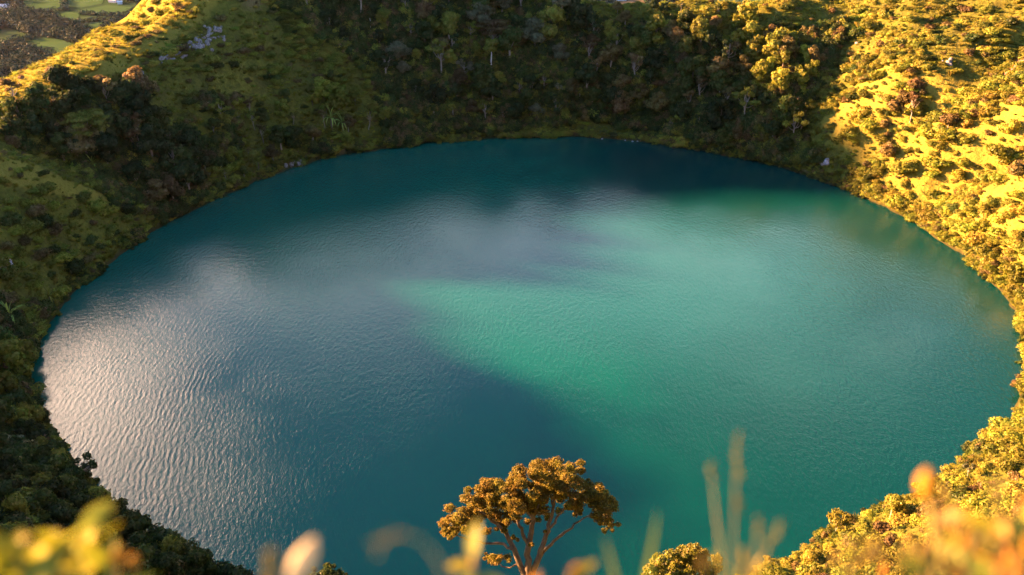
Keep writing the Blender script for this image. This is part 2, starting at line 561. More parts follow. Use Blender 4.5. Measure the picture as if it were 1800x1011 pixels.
def terrain_mat():
    m, t = new_mat('crater_ground')
    geo = t.n('ShaderNodeNewGeometry')
    P = geo.outputs['Position']
    n1 = t.noise(P, 0.045, 4.0, 0.6)
    n2 = t.noise(P, 0.9, 4.0, 0.65)
    n3 = t.noise(P, 0.16, 3.0, 0.6)
    g = t.ramp(n1, [(0.36, (0.076, 0.094, 0.013)), (0.50, (0.125, 0.138, 0.018)), (0.64, (0.185, 0.180, 0.025))])
    g = t.mix(t.maprange(n3, 0.50, 0.68), g, (0.085, 0.085, 0.018, 1))
    n4 = t.noise(P, 0.42, 5.0, 0.7)
    g = t.mix(t.maprange(n4, 0.50, 0.66), g, (0.050, 0.062, 0.011, 1))
    g = t.mix(t.maprange(n2, 0.35, 0.75), t.mix(0.55, g, (0.03, 0.03, 0.01, 1)), t.mix(0.25, g, (0.20, 0.16, 0.05, 1)))
    # down in the valley: dull pasture
    spz = t.n('ShaderNodeSeparateXYZ', _0=P)
    g = t.mix(t.maprange(spz.outputs[2], -120, -200), g, (0.022, 0.046, 0.020, 1))
    # leaf litter and moss under the trees
    at = t.n('ShaderNodeAttribute', {'attribute_name': 'litter'})
    g = t.mix(t.math('MULTIPLY', at.outputs['Fac'], 0.78), g, t.mix(n2, (0.016, 0.020, 0.007, 1), (0.045, 0.046, 0.014, 1)))
    dr = t.n('ShaderNodeAttribute', {'attribute_name': 'dry'})
    g = t.mix(t.math('MULTIPLY', dr.outputs['Fac'], 0.85), g, t.mix(n2, (0.13, 0.115, 0.020, 1), (0.26, 0.215, 0.038, 1)))  # sunlit brightness painted as paler ground on the crest and slopes
    md = t.n('ShaderNodeAttribute', {'attribute_name': 'meadow'})
    g = t.mix(t.math('MULTIPLY', md.outputs['Fac'], 0.9), g, t.mix(n2, (0.09, 0.105, 0.022, 1), (0.17, 0.175, 0.045, 1)))
    # bare earth where the bank is steepest
    sep = t.n('ShaderNodeSeparateXYZ', _0=geo.outputs['True Normal'])
    steep = t.maprange(t.math('ADD', sep.outputs[2], t.math('MULTIPLY', n3, 0.25)), 0.62, 0.50)
    g = t.mix(t.math('MULTIPLY', steep, 0.6), g, (0.15, 0.105, 0.06, 1))
    # wet dark band at the water's edge, lake bed below
    sp = t.n('ShaderNodeSeparateXYZ', _0=P)
    wet = t.maprange(sp.outputs[2], 0.3, 1.5, 1.0, 0.0)
    wet = t.math('MULTIPLY', wet, t.maprange(sp.outputs[2], -60, -40))
    g = t.mix(t.math('MULTIPLY', wet, 0.85), g, (0.030, 0.028, 0.014, 1))
    bp = t.n('ShaderNodeBump', Strength=0.9, Distance=0.5, Height=n2)
    b = t.n('ShaderNodeBsdfPrincipled', Base_Color=g, Roughness=0.9, Normal=bp)
    b.inputs['Specular IOR Level'].default_value = 0.0
    t.n('ShaderNodeOutputMaterial', Surface=b)
    return m


def water_mat():
    m, t = new_mat('lake_water')
    tc = t.n('ShaderNodeTexCoord')
    P = tc.outputs['Object']
    # wind ripples run out in arcs from the right side of the lake, strongest towards the left bank
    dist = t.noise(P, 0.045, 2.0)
    off = t.n('ShaderNodeVectorMath', {'operation': 'SUBTRACT'}, _0=P, _1=(62.0, -38.0, 0.0))
    wob = t.noise(P, 0.22, 3.0, 0.6)
    ln = t.vmath('LENGTH', off, None, 1)
    ph = t.math('ADD', t.math('MULTIPLY', ln, 5.2), t.math('ADD', t.math('MULTIPLY', dist, 24.0), t.math('MULTIPLY', wob, 10.0)))
    w1 = t.math('SINE', ph)
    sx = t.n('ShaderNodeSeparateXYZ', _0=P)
    left = t.math('MULTIPLY', t.maprange(t.math('ADD', sx.outputs[0], t.math('MULTIPLY', dist, 50)), 8, -66, 0.0, 1.0, True),
                  t.maprange(sx.outputs[1], 12, -45, 0.10, 1.0, True))
    left = t.math('MULTIPLY', left, t.maprange(t.noise(P, 0.13, 3.0, 0.6), 0.35, 0.6, 0.15, 1.0))
    mp = t.n('ShaderNodeMapping', Vector=P, Rotation=(0, 0, rad(25)), Scale=(1.0, 0.45, 1.0))
    n1 = t.noise(mp, 1.3, 3.0, 0.55)
    n2 = t.noise(mp, 4.2, 2.0, 0.5)
    patch = t.maprange(t.noise(P, 0.02, 3.0), 0.35, 0.65, 0.45, 1.1)
    h = t.math('ADD', t.math('MULTIPLY', w1, t.math('MULTIPLY', left, 0.0085)),
               t.math('MULTIPLY', patch, t.math('ADD', t.math('MULTIPLY', n1, 0.10), t.math('MULTIPLY', n2, 0.05))))
    bp = t.n('ShaderNodeBump', Strength=1.0, Distance=1.0, Height=h)
    # the sunlit turquoise patch is painted into the mid-lake body colour
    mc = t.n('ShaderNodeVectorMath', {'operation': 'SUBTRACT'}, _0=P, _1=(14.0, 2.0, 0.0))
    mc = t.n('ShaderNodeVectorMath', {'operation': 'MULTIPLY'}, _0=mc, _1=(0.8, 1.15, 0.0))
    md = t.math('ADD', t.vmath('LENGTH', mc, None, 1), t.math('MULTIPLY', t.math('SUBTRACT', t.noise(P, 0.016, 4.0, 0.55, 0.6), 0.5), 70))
    lit_patch = t.maprange(md, 10, 84, 1.0, 0.0, True)
    shade_offset = t.maprange(t.math('ADD', sx.outputs[0], t.math('MULTIPLY', dist, 60)), 8, 80, 0.0, 1.0, True)  # body colour painted brighter and greener on the left to offset its shade
    deep = t.mix(shade_offset, (0.0005, 0.082, 0.055, 1), (0.0004, 0.034, 0.031, 1))
    col = t.mix(lit_patch, deep, (0.0045, 0.072, 0.072, 1))
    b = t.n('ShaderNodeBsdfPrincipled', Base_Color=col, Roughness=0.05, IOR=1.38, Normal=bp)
    t.n('ShaderNodeOutputMaterial', Surface=b)
    return m


# ------------------------------------------------------------------ ground and lake
FOREST_PX = [
    [(20, 190), (130, 175), (260, 190), (330, 255), (365, 335), (285, 385), (205, 335), (100, 285), (20, 250)],
    [(500, 0), (1000, 6), (1000, 215), (930, 228), (800, 230), (700, 185), (640, 120), (560, 60)],
    [(1000, 50), (1230, 45), (1330, 170), (1420, 250), (1385, 285), (1200, 240), (1050, 212), (1000, 200)],
    [(0, 620), (66, 640), (70, 760), (125, 850), (270, 965), (440, 1030), (0, 1030)],
    [(1400, 60), (1490, 40), (1470, 130), (1400, 215), (1440, 290), (1350, 285), (1350, 215)]]


SUN_TONE_PX = [[(-80, 200), (-80, 110), (110, 70), (275, -30), (420, -30), (350, 50), (215, 128), (100, 182)], [(-60, 270), (60, 288), (130, 322), (200, 350), (260, 385), (190, 372), (110, 340), (-60, 310)],
          [(1850, 295), (1740, 330), (1640, 388), (1700, 420), (1850, 400)], [(1440, 215), (1560, 105), (1680, 140), (1850, 210), (1850, 290), (1740, 300), (1640, 365), (1570, 335), (1500, 270)], [(1850, 420), (1720, 440), (1800, 560), (1850, 600)]]  # zones whose ground tone is painted paler to look sunlit


def inside_px(px, py, poly):
    c = np.zeros(px.shape, bool)
    for i in range(len(poly)):
        (x1, y1), (x2, y2) = poly[i], poly[i - 1]
        if y1 == y2: continue
        c ^= ((y1 > py) != (y2 > py)) & (px < (x2 - x1) * (py - y1) / (y2 - y1) + x1)
    return c


def forest_floor(x, y, z):
    px, py, dep = project(x, y, z)
    jx, jy = 26 * fbm(x / 8, y / 8, 301, 2), 18 * fbm(x / 8, y / 8, 302, 2)
    w = np.zeros(x.shape, bool)
    for p in FOREST_PX: w |= inside_px(px + jx, py + jy, p) & (dep > 20)
    return w


def build_ground():
    ny, nx = GZ.shape
    V = np.stack([GXX, GYY, GZ], -1).reshape(-1, 3)
    idx = np.arange(ny * nx).reshape(ny, nx)
    F = np.stack([idx[:-1, :-1], idx[:-1, 1:], idx[1:, 1:], idx[1:, :-1]], -1).reshape(-1, 4)
    me = mesh_from('terrain', V, F, terrain_mat(), True)
    a = me.attributes.new('litter', 'FLOAT', 'POINT')
    w = forest_floor(V[:, 0], V[:, 1], V[:, 2]) & (V[:, 2] > 0)
    a.data.foreach_set('value', w.astype(np.float32))
    px, py, dep = project(V[:, 0], V[:, 1], V[:, 2])
    jx, jy = px + 14 * fbm(V[:, 0] / 5, V[:, 1] / 5, 71, 2), py + 12 * fbm(V[:, 0] / 5, V[:, 1] / 5, 72, 2)
    dry = np.zeros(len(V), bool)
    for p in SUN_TONE_PX: dry |= inside_px(jx, jy, p)
    a = me.attributes.new('dry', 'FLOAT', 'POINT')  # carries the painted sunlit tone
    a.data.foreach_set('value', (dry & (dep > 60) & (dep < 480) & (V[:, 2] > 2)).astype(np.float32))
    a = me.attributes.new('meadow', 'FLOAT', 'POINT')
    e = ((V[:, 0] - FLAT_C[0]) / 25) ** 2 + ((V[:, 1] - FLAT_C[1]) / 11) ** 2
    a.data.foreach_set('value', np.clip(1.6 - e, 0, 1).astype(np.float32))
    tag(obj('terrain', me), kind='structure')


build_ground()


def build_lake():
    n = 180
    V, F = [(0, 0, 0)], []
    th = np.radians(np.arange(0, 360, 2.0))
    rr = np.interp(np.degrees(th), _tt, _rr, period=360) + 2.0
    rings = [0.33, 0.66, 1.0]
    for k in rings:
        V += [(r * k * math.cos(a), r * k * math.sin(a), 0) for a, r in zip(th, rr)]
    tri = [(0, 1 + i, 1 + (i + 1) % n) for i in range(n)]
    me = bpy.data.meshes.new('lake')
    faces = list(tri)
    for q in range(2):
        a, b = 1 + q * n, 1 + (q + 1) * n
        faces += [(a + i, b + i, b + (i + 1) % n, a + (i + 1) % n) for i in range(n)]
    me.from_pydata([tuple(map(float, v)) for v in V], [], faces)
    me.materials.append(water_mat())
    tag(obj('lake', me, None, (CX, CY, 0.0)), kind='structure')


build_lake()
# ------------------------------------------------------------------ plant shapes (shared meshes)
TREES, SHRUBS = {}, {}


def crown_mesh(name, clumps, per_area, leaf, rng, mat, flat=0.75):
    parts = []
    for c in clumps:
        x, y, z, r = c[:4]
        fl = c[4] if len(c) > 4 else flat
        parts.append(clump((x, y, z), r, max(30, int(per_area * r * r)), leaf, rng, fl))
    V, F = join(parts)
    return mesh_from(name, V, F, M[mat] if isinstance(mat, str) else mat)


def make_tree_kind(kind, seed):
    rng = np.random.default_rng(seed)
    limbs, cl = [], []
    if kind == 'round':
        H = 7.0
        limbs.append(tube(bent((0, 0, -1.5), (0.2, 0.1, 4.6), 0.0, 5, 0.03, rng), [0.24, 0.2, 0.17, 0.13, 0.06], 7))
        for i in range(12):
            a = rng.random() * 6.28; q = 0.4 + 1.6 * rng.random()
            z = 3.0 + 3.0 * rng.random()
            r = 0.75 + 0.65 * rng.random()
            q *= 1.15 - 0.55 * abs(z - 4.2) / 2
            cl.append((q * math.cos(a), q * math.sin(a), z, r, 0.75))
            if i % 3 == 0:
                limbs.append(tube(bent((0.1, 0.05, 2.0 + 0.12 * i), cl[-1][:3], -0.1, 4, 0.08, rng), [0.09, 0.07, 0.05, 0.02], 5))
        cl.append((0.1, 0, 6.0, 1.1, 0.8))
    elif kind == 'airy':
        limbs.append(tube(bent((0, 0, -1.5), (0.5, 0.2, 5.4), 0.0, 5, 0.06, rng), [0.17, 0.15, 0.12, 0.09, 0.04], 6))
        for i in range(9):
            a = rng.random() * 6.28; q = 0.5 + 1.5 * rng.random(); z = 3.4 + 3.0 * rng.random()
            cl.append((0.3 + q * math.cos(a), 0.1 + q * math.sin(a), z, 0.4 + 0.4 * rng.random(), 0.65))
            limbs.append(tube(bent((0.25, 0.1, 2.2 + 0.22 * i), cl[-1][:3], -0.1, 4, 0.1, rng), [0.06, 0.05, 0.035, 0.015], 5))
    elif kind == 'flat-topped':
        limbs.append(tube(bent((0, 0, -1.5), (0.1, 0.0, 4.3), 0.0, 5, 0.04, rng), [0.28, 0.24, 0.2, 0.17, 0.13], 7))
        for lay, (z, R, n) in enumerate([(4.7, 2.7, 7), (5.9, 3.4, 9), (6.7, 2.2, 6)]):
            for i in range(n):
                a = 6.28 * (i + rng.random() * 0.8) / n; q = R * (0.45 + 0.55 * rng.random())
                c = (q * math.cos(a), q * math.sin(a), z + 0.35 * (rng.random() - 0.5) - 0.05 * q, 0.8 + 0.5 * rng.random(), 0.26)
                cl.append(c)
                if i % 2 == 0:
                    limbs.append(tube(bent((0.05, 0, 2.6 + 0.5 * lay), c[:3], 0.12, 5, 0.05, rng), [0.10, 0.08, 0.06, 0.04, 0.02], 5))
    elif kind == 'slender':
        limbs.append(tube(bent((0, 0, -1.5), (0.25, 0.1, 8.2), 0.0, 7, 0.015, rng), [0.2, 0.18, 0.17, 0.15, 0.13, 0.1, 0.05], 7))
        for i in range(9):
            a = rng.random() * 6.28; q = 1.1 * rng.random() + 0.2; z = 6.3 + 2.6 * rng.random()
            cl.append((0.2 + q * math.cos(a), q * math.sin(a), z, 0.55 + 0.4 * rng.random(), 0.7))
            if i % 2 == 0:
                limbs.append(tube(bent((0.2, 0.08, 5.6 + 0.2 * i), cl[-1][:3], 0.0, 4, 0.06, rng), [0.06, 0.05, 0.035, 0.015], 5))
    elif kind == 'bushy':
        limbs.append(tube(bent((0, 0, -1.5), (0.1, 0.1, 3.0), 0.0, 4, 0.05, rng), [0.2, 0.17, 0.12, 0.05], 6))
        for i in range(15):
            a = rng.random() * 6.28; z = 0.7 + 3.9 * rng.random(); q = 1.9 * math.sqrt(max(0.05, 1 - ((z - 2.1) / 3.1) ** 2)) * (0.5 + 0.5 * rng.random())
            cl.append((q * math.cos(a), q * math.sin(a), z, 0.7 + 0.5 * rng.random(), 0.8))
            if i % 4 == 0:
                limbs.append(tube(bent((0.05, 0.05, 0.8 + 0.1 * i), cl[-1][:3], 0, 4, 0.06, rng), [0.07, 0.06, 0.04, 0.02], 5))
    V, F = join(limbs)
    return (V, F), cl


KIND_COLS = {'round': ['dark green', 'mid green', 'rust-brown', 'olive', 'grey-green'], 'airy': ['olive', 'rust-brown', 'grey-green', 'dark green'],
             'flat-topped': ['rust-brown', 'dark green', 'olive'], 'slender': ['olive', 'mid green'], 'bushy': ['dark green', 'mid green', 'olive', 'yellow-green']}
KIND_H = {'round': 7.0, 'airy': 6.6, 'flat-topped': 7.0, 'slender': 9.2, 'bushy': 5.2}
KIND_BARK = {'round': BARK_GREY, 'airy': BARK_GREY, 'flat-topped': BARK_GREY, 'slender': BARK_PALE, 'bushy': BARK_BROWN}


def build_tree_meshes():
    sd = 100
    for kind, cols in KIND_COLS.items():
        for c in cols:
            for v in range(2 if kind in ('round', 'bushy') else 1):
                sd += 1
                (tv, tf), cl = make_tree_kind(kind, sd)
                tm = mesh_from('trunk', tv, tf, KIND_BARK[kind], True)
                dens = {'flat-topped': 110, 'airy': 190, 'slender': 220}.get(kind, 190)
                cm = crown_mesh('crown', cl, dens, 0.30, np.random.default_rng(sd + 500), c)
                TREES.setdefault((kind, c), []).append((tm, cm))


def build_shrub_meshes():
    sd = 900
    for c in ('olive', 'yellow-green', 'golden', 'rust-brown', 'mid green', 'dark green', 'grey-green'):
        for v in range(2):
            sd += 1
            rng = np.random.default_rng(sd)
            cl = []
            for i in range(7 + 2 * v):
                a = rng.random() * 6.28; q = 0.75 * math.sqrt(rng.random())
                cl.append((q * math.cos(a), q * math.sin(a), 0.25 + 0.75 * rng.random() * (1 - 0.6 * q), 0.3 + 0.25 * rng.random(), 0.85))
            cl.append((0, 0, 0.35, 0.6, 0.8))
            SHRUBS.setdefault(c, []).append(crown_mesh('shrub', cl, 800, 0.125, rng, c))


build_tree_meshes()
build_shrub_meshes()


def tuft_mesh(seed, n=42, mat='grass'):
    rng = np.random.default_rng(seed)
    V, F = [], []
    for i in range(n):
        a = rng.random() * 6.28; q = 0.22 * math.sqrt(rng.random()); lean = 0.25 + 0.75 * rng.random(); h = 0.55 + 0.5 * rng.random()
        b = np.array([q * math.cos(a), q * math.sin(a), -0.1]); d = np.array([math.cos(a), math.sin(a), 0]); s = np.array([-math.sin(a), math.cos(a), 0]) * 0.032
        m = b + d * lean * 0.28 * h + np.array([0, 0, h * 0.7]); t = b + d * lean * 0.75 * h + np.array([0, 0, h * (1.05 - 0.3 * lean)])
        k = len(V)
        V += [b - s, b + s, m + s * 0.8, m - s * 0.8, t + s * 0.1, t - s * 0.1]
        F += [(k, k + 1, k + 2, k + 3), (k + 3, k + 2, k + 4, k + 5)]
    return mesh_from('grass_tuft', V, F, M[mat])


# ------------------------------------------------------------------ landmarks that labels refer to
LANDMARK = [
    (335, 90, 'the pale cliff outcrop'), (160, 195, 'the flat-topped gully tree'), (590, 212, 'the bright spiky palm'),
    (520, 288, 'the pale shoreline rocks'), (790, 75, 'the layered flat-topped trees'), (864, 105, 'the tall white trunk'),
    (985, 80, 'the silvery tree'), (857, 172, 'the lone white rock'), (1075, 232, 'the grassy flat'), (1110, 12, 'the far rim'),
    (1330, 110, 'the sunlit lobe'), (1420, 190, 'the shaded ravine'), (1600, 190, 'the bare brown tree'),
    (1735, 335, 'the sunlit spur crest'), (1447, 286, 'the grey shore rock'), (1785, 110, 'the red earth scar'), (1540, 40, 'the tall grassy slope'),
    (25, 550, 'the spiky bank palm'), (40, 290, "the spur's sunlit tip"), (250, 382, "the spur's foot"), (90, 738, 'the overhanging shore bush'),
    (380, 955, 'the airy shore tree'), (185, 840, 'the leaning branch tree'), (1560, 890, 'the broad golden tree'), (1690, 820, 'the pale shore shrub'),
    (930, 900, 'the big umbrella tree'), (1770, 540, 'the steep golden shore'), (250, 60, 'the golden ridge crest'), (470, 120, 'the open green slope'),
    (455, 290, 'the dull yellow palm'), (700, 215, 'the bright green slope'), (1790, 930, 'the blurred orange leaves'), (60, 990, 'the blurred yellow leaves'),
    (1200, 985, 'the dark-sided round bush'), (1230, 200, 'the brown wooded slope'), (20, 470, 'the violet-grey rock')]
LABELLED = []      # (object, px, py, description)


def describe(o, px, py, what, cat, group):
    LABELLED.append((o, px, py, what))
    o['category'] = cat
    o['group'] = group


ORD = ['', 'second', 'third', 'fourth', 'fifth', 'sixth', 'seventh', 'eighth', 'ninth', 'tenth', 'eleventh', 'twelfth']


def write_labels():
    rows = {}
    for o, px, py, what in LABELLED:
        L = sorted(LANDMARK, key=lambda l: math.hypot(l[0] - px, l[1] - py))
        A = L[0]
        da = math.hypot(A[0] - px, A[1] - py)
        v = (px - A[0], py - A[1])
        best, B = -9, None
        for l in L[1:14]:
            w = (l[0] - A[0], l[1] - A[1]); n = math.hypot(*w) * (math.hypot(*v) + 1e-6)
            c = (v[0] * w[0] + v[1] * w[1]) / n - math.hypot(*w) / 4000
            if c > best: best, B = c, l
        rows.setdefault((what, A[2], B[2]), []).append((da, o))
    for (what, a, b), its in rows.items():
        its.sort(key=lambda r: r[0])
        for k, (da, o) in enumerate(its):
            first = what if k == 0 and len(its) == 1 else ('first ' + what if k == 0 else ORD[min(k, 11)] + ' ' + what)
            o['label'] = f'{first} from {a} towards {b}' if len(its) > 1 else f'{first} by {a} towards {b}'


def slope_base(px, py):
    P, dep = hit(px, py)
    return P, dep


def size_word(pxs):
    return 'small' if pxs < 26 else ('medium' if pxs < 48 else 'large')


def plant_tree(px, py, kind, colr, h, rng, label=None, group='trees on the crater slopes', lean=0.0, sink=0.0, name=None, bark=None):
    """tree whose foot stands on the ground seen at (px, py); h is its height in metres"""
    P, dep = slope_base(px, py)
    if P[2] <= 0.05: return None
    if not label and dep > 200: h *= rng.uniform(1.1, 1.9)
    s = h / KIND_H[kind]
    tm, cm = TREES[(kind, colr)][int(rng.integers(len(TREES[(kind, colr)])))]
    root = empty(name or {'flat-topped': 'flat_topped_tree', 'slender': 'slender_tree'}.get(kind, 'crater_tree'),
                 (P[0], P[1], P[2] - sink), rng.random() * 6.28, s)
    root.scale = (s * (0.88 + 0.24 * rng.random()), s * (0.88 + 0.24 * rng.random()), s)
    root.rotation_euler = (lean * (rng.random() - 0.5), lean * (rng.random() - 0.5), rng.random() * 6.28)
    t = tm
    if bark:
        t = tm.copy(); t.materials[0] = bark
    obj('trunk', t, root); obj('crown', cm, root)
    cx, cy_, _ = project(P[0], P[1], P[2] + h * 0.6)
    if label:
        tag(root, label, 'tree', group)
    else:
        describe(root, cx, cy_, f'{size_word(h * FPX / dep)} {colr} {kind} tree', 'tree', group)
    return root


def in_poly(x, y, poly):
    c = False
    for i in range(len(poly)):
        x1, y1 = poly[i]; x2, y2 = poly[i - 1]
        if (y1 > y) != (y2 > y) and x < (x2 - x1) * (y - y1) / (y2 - y1) + x1: c = not c
    return c


def scatter_px(poly, n, mind, rng, taken):
    xs = [p[0] for p in poly]; ys = [p[1] for p in poly]
    out, tries = [], 0
    while len(out) < n and tries < 6000:
        tries += 1
        x = rng.uniform(min(xs), max(xs)); y = rng.uniform(min(ys), max(ys))
        if not in_poly(x, y, poly): continue
        if any(math.hypot(x - a, (y - b) * 1.3) < mind for a, b in taken): continue
        out.append((x, y)); taken.append((x, y))
    return out


# ------------------------------------------------------------------ single trees the picture lets one pick out
TR = np.random.default_rng(21)
FAR = 'trees on the crater slopes'
plant_tree(775, 112, 'flat-topped', 'rust-brown', 9.5, TR, 'broad layered brown tree, lower of the two flat-topped trees on the far slope')
plant_tree(868, 92, 'flat-topped', 'rust-brown', 12.5, TR, 'tall layered brown tree behind the white trunk near the far slope top')
plant_tree(864, 132, 'slender', 'olive', 15.0, TR, 'slender tree with one long bare white trunk high on the far slope', name='white_trunk_tree')
plant_tree(985, 118, 'round', 'grey-green', 9.5, TR, 'silvery grey round tree standing out from dark woods on the far slope', name='silvery_tree')
plant_tree(158, 275, 'flat-topped', 'olive', 14.0, TR, 'flat-topped tree with sun on its top in the gully behind the spur')
plant_tree(652, 58, 'slender', 'mid green', 8.5, TR, 'short slender pale-trunked tree high above the bright spiky palm')
plant_tree(796, 216, 'slender', 'olive', 8.0, TR, 'slender tree with short white trunk just above the far shoreline')
plant_tree(764, 214, 'slender', 'mid green', 6.5, TR, 'smaller pale-trunked tree beside the white-trunked tree above far shoreline')
plant_tree(1019, 190, 'slender', 'olive', 8.5, TR, 'slender pale-trunked tree standing uphill of the grassy flat')
plant_tree(1085, 146, 'slender', 'mid green', 7.0, TR, 'slender tree with pale trunk in the brown woods above the flat')
plant_tree(1600, 214, 'airy', 'rust-brown', 9.5, TR, 'half-bare brown tree casting a dark shadow on the sunny slope', name='bare_brown_tree')
plant_tree(1666, 226, 'round', 'rust-brown', 5.0, TR, 'round brownish tree just uphill beside the half-bare brown tree')
for q, (px, h, kind, c, lab) in enumerate([
        (1085, 5.0, 'round', 'rust-brown', 'round bush-like tree on the far rim skyline beside its lowest dip'),
        (1103, 3.6, 'bushy', 'olive', 'low tree on the far rim skyline next to the round one'),
        (1148, 6.0, 'round', 'dark green', 'dark broad tree on the middle of the far rim skyline'),
        (1168, 4.4, 'bushy', 'dark green', 'squat dark tree touching the broad tree on the rim skyline'),
        (1196, 5.0, 'airy', 'dark green', 'thin dark tree on the far rim nearest the sunlit lobe'),
        (1262, 4.2, 'round', 'mid green', 'single green tree on the rim above the sunlit lobe')]):
    plant_tree(px, 24, kind, c, h, TR, lab)
_ot = plant_tree(66, 752, 'round', 'dark green', 4.6, TR, 'dark bush-like tree overhanging the glittering water at the bank', name='overhanging_tree')
_ot.rotation_euler = (0.0, 0.55, 0.4)
_lt = plant_tree(118, 850, 'airy', 'dark green', 9.0, TR, 'dark tree leaning a long branch out over the rippled water', name='leaning_tree')
_lt.rotation_euler = (0.1, 0.80, 0.0)
plant_tree(385, 1008, 'airy', 'dark green', 10.5, TR, 'airy dark tree rising above the bank near the rippled corner')
plant_tree(318, 998, 'airy', 'olive', 6.0, TR, 'thin olive tree beside the airy dark tree on the bank')
plant_tree(1565, 912, 'round', 'olive', 5.5, TR, 'broad golden tree on the near crest against the green water', name='shore_tree')
plant_tree(1468, 940, 'flat-topped', 'olive', 4.6, TR, 'low wide golden tree on the near crest left of the broad tree')
plant_tree(1700, 842, 'airy', 'grey-green', 4.0, TR, 'pale grey shrubby tree sticking out over the water at near shore')

# ------------------------------------------------------------------ the woods, tree by tree
taken = [(o[0], o[1]) for o in [(775, 112), (868, 92), (864, 132), (985, 118), (158, 275), (652, 58), (796, 216), (764, 214), (1019, 190), (1085, 146), (1600, 214)]]
WOODS = [
    # polygon, count, min px gap, kinds, colours, height range
    ([(20, 190), (130, 175), (260, 190), (330, 255), (365, 335), (285, 385), (205, 335), (100, 285), (20, 250)], 46, 19, ['round', 'bushy', 'round', 'airy'], ['dark green', 'mid green', 'dark green', 'dark green', 'rust-brown'], (5, 8.5)),
    ([(500, 0), (1000, 6), (1000, 215), (930, 228), (800, 230), (700, 185), (640, 120), (560, 60)], 74, 21, ['round', 'round', 'bushy', 'airy', 'round'], ['dark green', 'mid green', 'dark green', 'rust-brown', 'dark green', 'olive', 'grey-green'], (5, 9)),
    ([(1000, 50), (1230, 45), (1330, 170), (1420, 250), (1385, 285), (1200, 240), (1050, 212), (1000, 200)], 66, 20, ['round', 'bushy', 'round', 'airy'], ['rust-brown', 'dark green', 'mid green', 'dark green', 'rust-brown', 'mid green', 'olive'], (4.5, 8)),
    ([(330, 230), (450, 200), (560, 150), (680, 200), (690, 245), (520, 280), (400, 328), (335, 350)], 30, 22, ['bushy', 'round', 'airy'], ['mid green', 'olive', 'rust-brown', 'yellow-green'], (3, 6)),
    ([(1225, 60), (1320, 40), (1430, 110), (1420, 165), (1370, 175), (1300, 115)], 22, 17, ['round', 'bushy'], ['olive', 'rust-brown', 'yellow-green'], (4, 6.5)),
    ([(0, 620), (66, 640), (70, 760), (125, 850), (270, 965), (440, 1030), (0, 1030)], 58, 24, ['bushy', 'round', 'bushy'], ['dark green', 'mid green', 'dark green', 'olive'], (4.5, 7.5)),
]
CNT = 0
for poly, n, gap, kinds, cols, (h0, h1) in WOODS:
    for x, y in scatter_px(poly, n, gap, TR, taken):
        k = kinds[int(TR.integers(len(kinds)))]
        ok = [c for c in cols if (k, c) in TREES] or KIND_COLS[k]
        plant_tree(x, y, k, ok[int(TR.integers(len(ok)))], TR.uniform(h0, h1), TR)
# the tall dark trees along the near bank
for i, th in enumerate(np.linspace(207, 252, 26)):
    x, y = polar(th + TR.uniform(-0.6, 0.6), 1.5 + 3.5 * TR.random())
    z = float(height(x, y))
    px, py, dep = project(x, y, z)
    if -30 < px < 640 and py < 1150:
        k = ['bushy', 'round'][i % 2]
        c = ['dark green', 'mid green', 'dark green', 'olive'][int(TR.integers(4))]
        if (k, c) not in TREES: c = 'dark green'
        h = TR.uniform(5.0, 8.0)
        tm, cm = TREES[(k, c)][i % len(TREES[(k, c)])]
        r = empty('bank_tree', (x, y, z - 0.4), TR.random() * 6.28, h / KIND_H[k])
        obj('trunk', tm, r); obj('crown', cm, r)
        qx, qy, _ = project(x, y, z + h * 0.6)
        describe(r, qx, min(qy, 1005), f'{size_word(h * FPX / dep)} {c} {k} tree', 'tree', FAR)

# ------------------------------------------------------------------ shrubs that can be told apart
BUSH = [
    ([(1450, 215), (1560, 100), (1800, 150), (1800, 300), (1640, 375), (1540, 300)], 60, 20, ['golden', 'olive', 'yellow-green', 'olive', 'yellow-green', 'rust-brown'], (0.8, 3.2)),
    ([(1660, 400), (1800, 330), (1800, 620), (1760, 500)], 26, 20, ['golden', 'olive', 'yellow-green'], (1.2, 2.4)),
    ([(1797, 650), (1745, 770), (1690, 860), (1560, 915), (1340, 1030), (1800, 1030)], 75, 26, ['golden', 'yellow-green', 'olive', 'rust-brown'], (1.2, 2.5)),
    ([(1440, 20), (1800, 0), (1800, 120), (1600, 90), (1500, 150)], 26, 30, ['olive', 'rust-brown', 'mid green'], (1.2, 2.4)),
    ([(0, 300), (60, 305), (240, 385), (150, 480), (80, 590), (0, 620)], 50, 22, ['olive', 'yellow-green', 'mid green', 'olive', 'rust-brown'], (0.9, 2.5)),
    ([(60, 140), (200, 55), (275, 5), (360, 15), (250, 75), (110, 155)], 24, 16, ['rust-brown', 'olive', 'golden'], (1.0, 2.0)),
    ([(360, 60), (520, 20), (600, 140), (450, 200), (330, 170), (280, 140)], 26, 28, ['olive', 'mid green', 'yellow-green', 'olive', 'rust-brown'], (0.8, 2.3)),
]
for poly, n, gap, cols, (r0, r1) in BUSH:
    for x, y in scatter_px(poly, n, gap, TR, taken):
        P, dep = hit(x, y)
        if P[2] < 0.1: continue
        c = cols[int(TR.integers(len(cols)))]
        r = TR.uniform(r0, r1) * (1.35 if dep > 200 else 1.15)
        o = obj('shrub', SHRUBS[c][int(TR.integers(2))], None, (P[0], P[1], P[2] - 0.15 * r))
        o.rotation_euler = (0, 0, TR.random() * 6.28)
        o.scale = (r * TR.uniform(0.85, 1.2), r * TR.uniform(0.85, 1.2), r * TR.uniform(0.6, 0.95))
        describe(o, x, y - 0.5 * r * FPX / dep, f'{size_word(2 * r * FPX / dep)} {c} shrub', 'shrub', 'shrubs on the crater slopes')
SHORE_BUSH = obj('shrub', SHRUBS['dark green'][0], None, tuple(hit(1081, 240)[0]))
